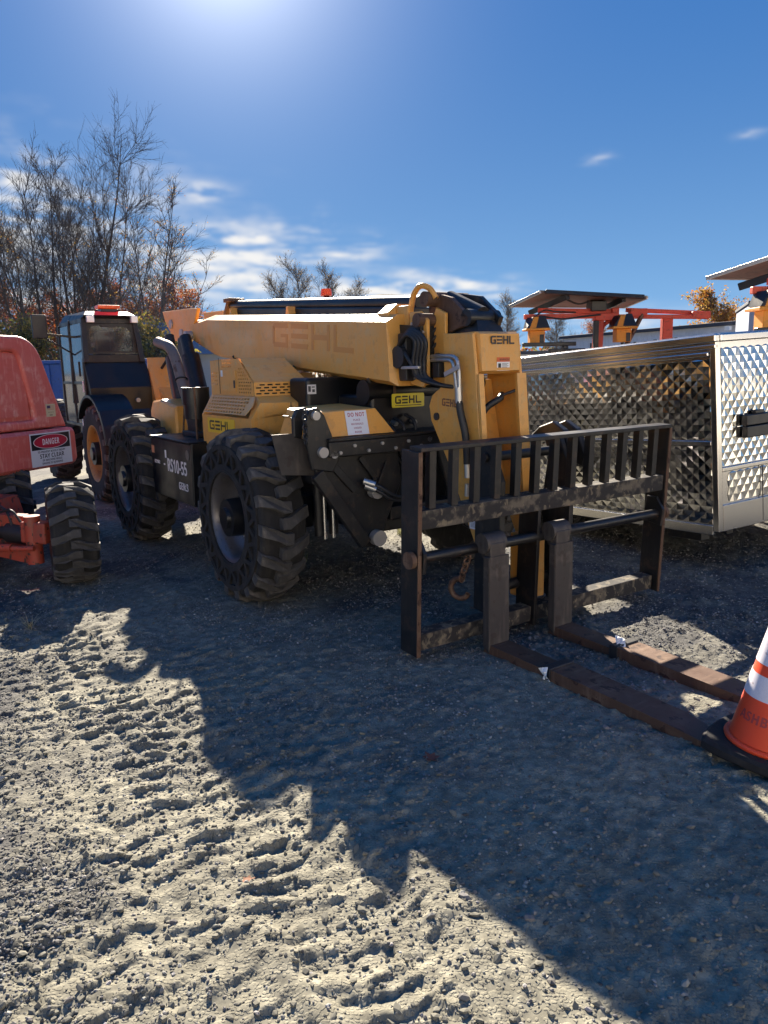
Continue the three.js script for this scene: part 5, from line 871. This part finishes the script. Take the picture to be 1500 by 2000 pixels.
  part('deck', [box(2.3, 4.5, .62, .92, -12.3, -10.9, .02)], R, b); part('outrigger', [box(2.0, 2.75, 1.93, 1.985, -11.1, -11.02, .008), box(2.35, 2.85, 1.84, 1.89, -11.0, -10.9, .008), box(2.55, 2.62, .92, 1.93, -11.08, -10.94, .008)], K, b);
  part('battery_box', box(2.9, 3.9, .925, 1.4, -12.0, -11.0, .02), K, b);
  for (const zz of [-12.42, -10.78]) { const w = makeWheel({ R: .33, W: .2, rimR: .19, n: 20, rimMat: M.rim, lattice: false, tread: .012 }); w.position.set(3.4, .32, zz); w.rotation.y = zz < -11.5 ? Math.PI : 0; C.add(w); }
  part('axle', cyl([3.4, .32, -12.4], [3.4, .32, -10.8], .04), K, b); part('spring', [box(3.1, 3.7, .38, .62, -12.1, -12.0, .01), box(3.1, 3.7, .38, .62, -11.2, -11.1, .01)], K, b);
  part('jack_leg', [box(2.35, 2.42, -.01, .7, -11.65, -11.58, .006), box(4.38, 4.45, -.01, .7, -11.65, -11.58, .006)], K, b);
  return C;
}
{
  const a = solarCart(); a.name = numbered('solar_cart'); a.userData = { label: 'solar panel cart with red frame, seen in full above the trailer roof', category: 'solar cart', group: 'solar carts behind the trailer' }; scene.add(a);
  const b = a.clone(); b.name = numbered('solar_cart'); b.userData = { label: 'solar panel cart cut off by the right edge of the picture', category: 'solar cart', group: 'solar carts behind the trailer' }; b.position.set(1.58, 0, 3.55); scene.add(b);
}

// ------------------------------------------------------------------ traffic cone leaning on the fork tip
{
  const C = thing('traffic_cone', 'orange traffic cone with two white bands at the right edge by the fork tip', 'cone');
  C.position.set(1.635, 0.06, -3.07); C.rotation.set(0.03, 0, -0.1); C.scale.setScalar(1.12);
  const b = .26; part('base', exY((() => { const s = new THREE.Shape(), n = 40; for (let i = 0; i <= n; i++) { const a = i / n * 6.2832, k = Math.pow(Math.pow(Math.abs(Math.cos(a)), 1.25) + Math.pow(Math.abs(Math.sin(a)), 1.25), -1 / 1.25); s[i ? 'lineTo' : 'moveTo'](Math.cos(a) * k * b, Math.sin(a) * k * b); } return s; })(), -.035, .012, 0.012), M.rubberDark, C);
  const rad = (y) => .148 - y * .158, wall = (y0, y1, o, t) => new THREE.LatheGeometry([[rad(y0) + o - t, y0], [rad(y0) + o, y0], [rad(y1) + o, y1], [rad(y1) + o - t, y1], [rad(y0) + o - t, y0]].map((p) => new THREE.Vector2(...p)), 48);
  part('cone_body', [wall(.012, .74, 0, .006), new THREE.TorusGeometry(rad(.02) + .006, .012, 8, 48).rotateX(Math.PI / 2).translate(0, .02, 0)], M.cone, C);
  part('reflective_band', wall(.205, .295, .002, .0015), M.coneBand, C); part('reflective_band', wall(.335, .465, .002, .0015), M.coneBand, C);
  // worn stencil letters round the lower part
  const st = text('ASHBRO', .036, .95), p = st.attributes.position; for (let i = 0; i < p.count; i++) { const y = .115 + p.getY(i), r = rad(y) + .0012 + p.getZ(i) * .3, a = (p.getX(i) - .17) / .13; p.setXYZ(i, Math.sin(a) * r, y, Math.cos(a) * r); } st.computeVertexNormals();
  const sm = part('stencil', st, std({ color: new THREE.Color(.36, .05, .05), roughness: .6 }), C, true); sm.rotation.y = -.25;
}

// ------------------------------------------------------------------ small things on the ground
{
  const leafShape = (w, l) => { const s = new THREE.Shape(); s.moveTo(0, -l); s.lineTo(w * .3, -l * .45); s.lineTo(w, -l * .5); s.lineTo(w * .7, 0); s.lineTo(w * .95, l * .4); s.lineTo(w * .35, l * .45); s.lineTo(0, l); s.lineTo(-w * .35, l * .5); s.lineTo(-w, l * .35); s.lineTo(-w * .65, 0); s.lineTo(-w, -l * .55); s.lineTo(-w * .3, -l * .45); s.lineTo(0, -l); const g = new THREE.ExtrudeGeometry(s, { depth: .0012, bevelEnabled: false, steps: 1 }).rotateX(-1.5708), p = g.attributes.position; for (let i = 0; i < p.count; i++) p.setY(i, p.getY(i) + p.getX(i) ** 2 * 7 + p.getZ(i) ** 2 * 4); g.computeVertexNormals(); return g; };
  const leaves = [[.18, -3.1, .034, .5, [.16, .05, .03], 'dull red fallen leaf on the shaded dirt in front of the carriage'], [-.49, -2.33, .02, 2, [.22, .08, .03], 'small brown curled leaf on the sunlit tyre track'], [1.22, -4.55, .04, 1, [.3, .16, .08], 'tan fallen leaf on the gravel right of the forks'], [.62, -5.2, .03, 4, [.26, .14, .07], 'brown leaf lying behind the fork carriage']];
  for (const [x, z, s, t, c, l] of leaves) { const m = part('fallen_leaf', leafShape(s, s * 1.4), std({ color: new THREE.Color(...c), roughness: .8 }), scene); tag(m, l, 'leaf', 'fallen leaves'); m.position.set(x, groundH(x, z) + .003, z); m.rotation.y = t; }
  const tuft = (x, z, n, h, spread, col, label) => {
    const P = []; for (let i = 0; i < n; i++) { const a = rnd() * 6.28, l = rr(.4, 1) * h, ox = rr(-.02, .02), oz = rr(-.02, .02), dx = Math.cos(a) * spread * l, dz = Math.sin(a) * spread * l, w = .0025, px = -Math.sin(a) * w, pz = Math.cos(a) * w; P.push(ox - px, -.01, oz - pz, ox + px, -.01, oz + pz, ox + dx * .5 + px, l * .6, oz + dz * .5 + pz, ox - px, -.01, oz - pz, ox + dx * .5 + px, l * .6, oz + dz * .5 + pz, ox + dx * .5 - px, l * .6, oz + dz * .5 - pz, ox + dx * .5 - px, l * .6, oz + dz * .5 - pz, ox + dx * .5 + px, l * .6, oz + dz * .5 + pz, ox + dx, l * .85, oz + dz); }
    const m = part('grass_tuft', toGeo(P), phys({ color: new THREE.Color(...col), roughness: .9, transmission: .3, thickness: 0, side: THREE.DoubleSide }), scene); tag(m, label, 'grass', 'weeds in the yard'); m.position.set(x, groundH(x, z), z);
  };
  tuft(-2.42, -5.0, 26, .12, 1.4, [.3, .25, .14], 'dry straw tuft in front of the red lift shadow');
  tuft(-.72, -6.6, 14, .16, .5, [.13, .2, .04], 'small green weed behind the front tyre of the yellow telehandler');
  tuft(.15, -7.6, 22, .14, .8, [.2, .2, .06], 'green and yellow weed beyond the black front frame');
}
renderer.render(scene, camera);
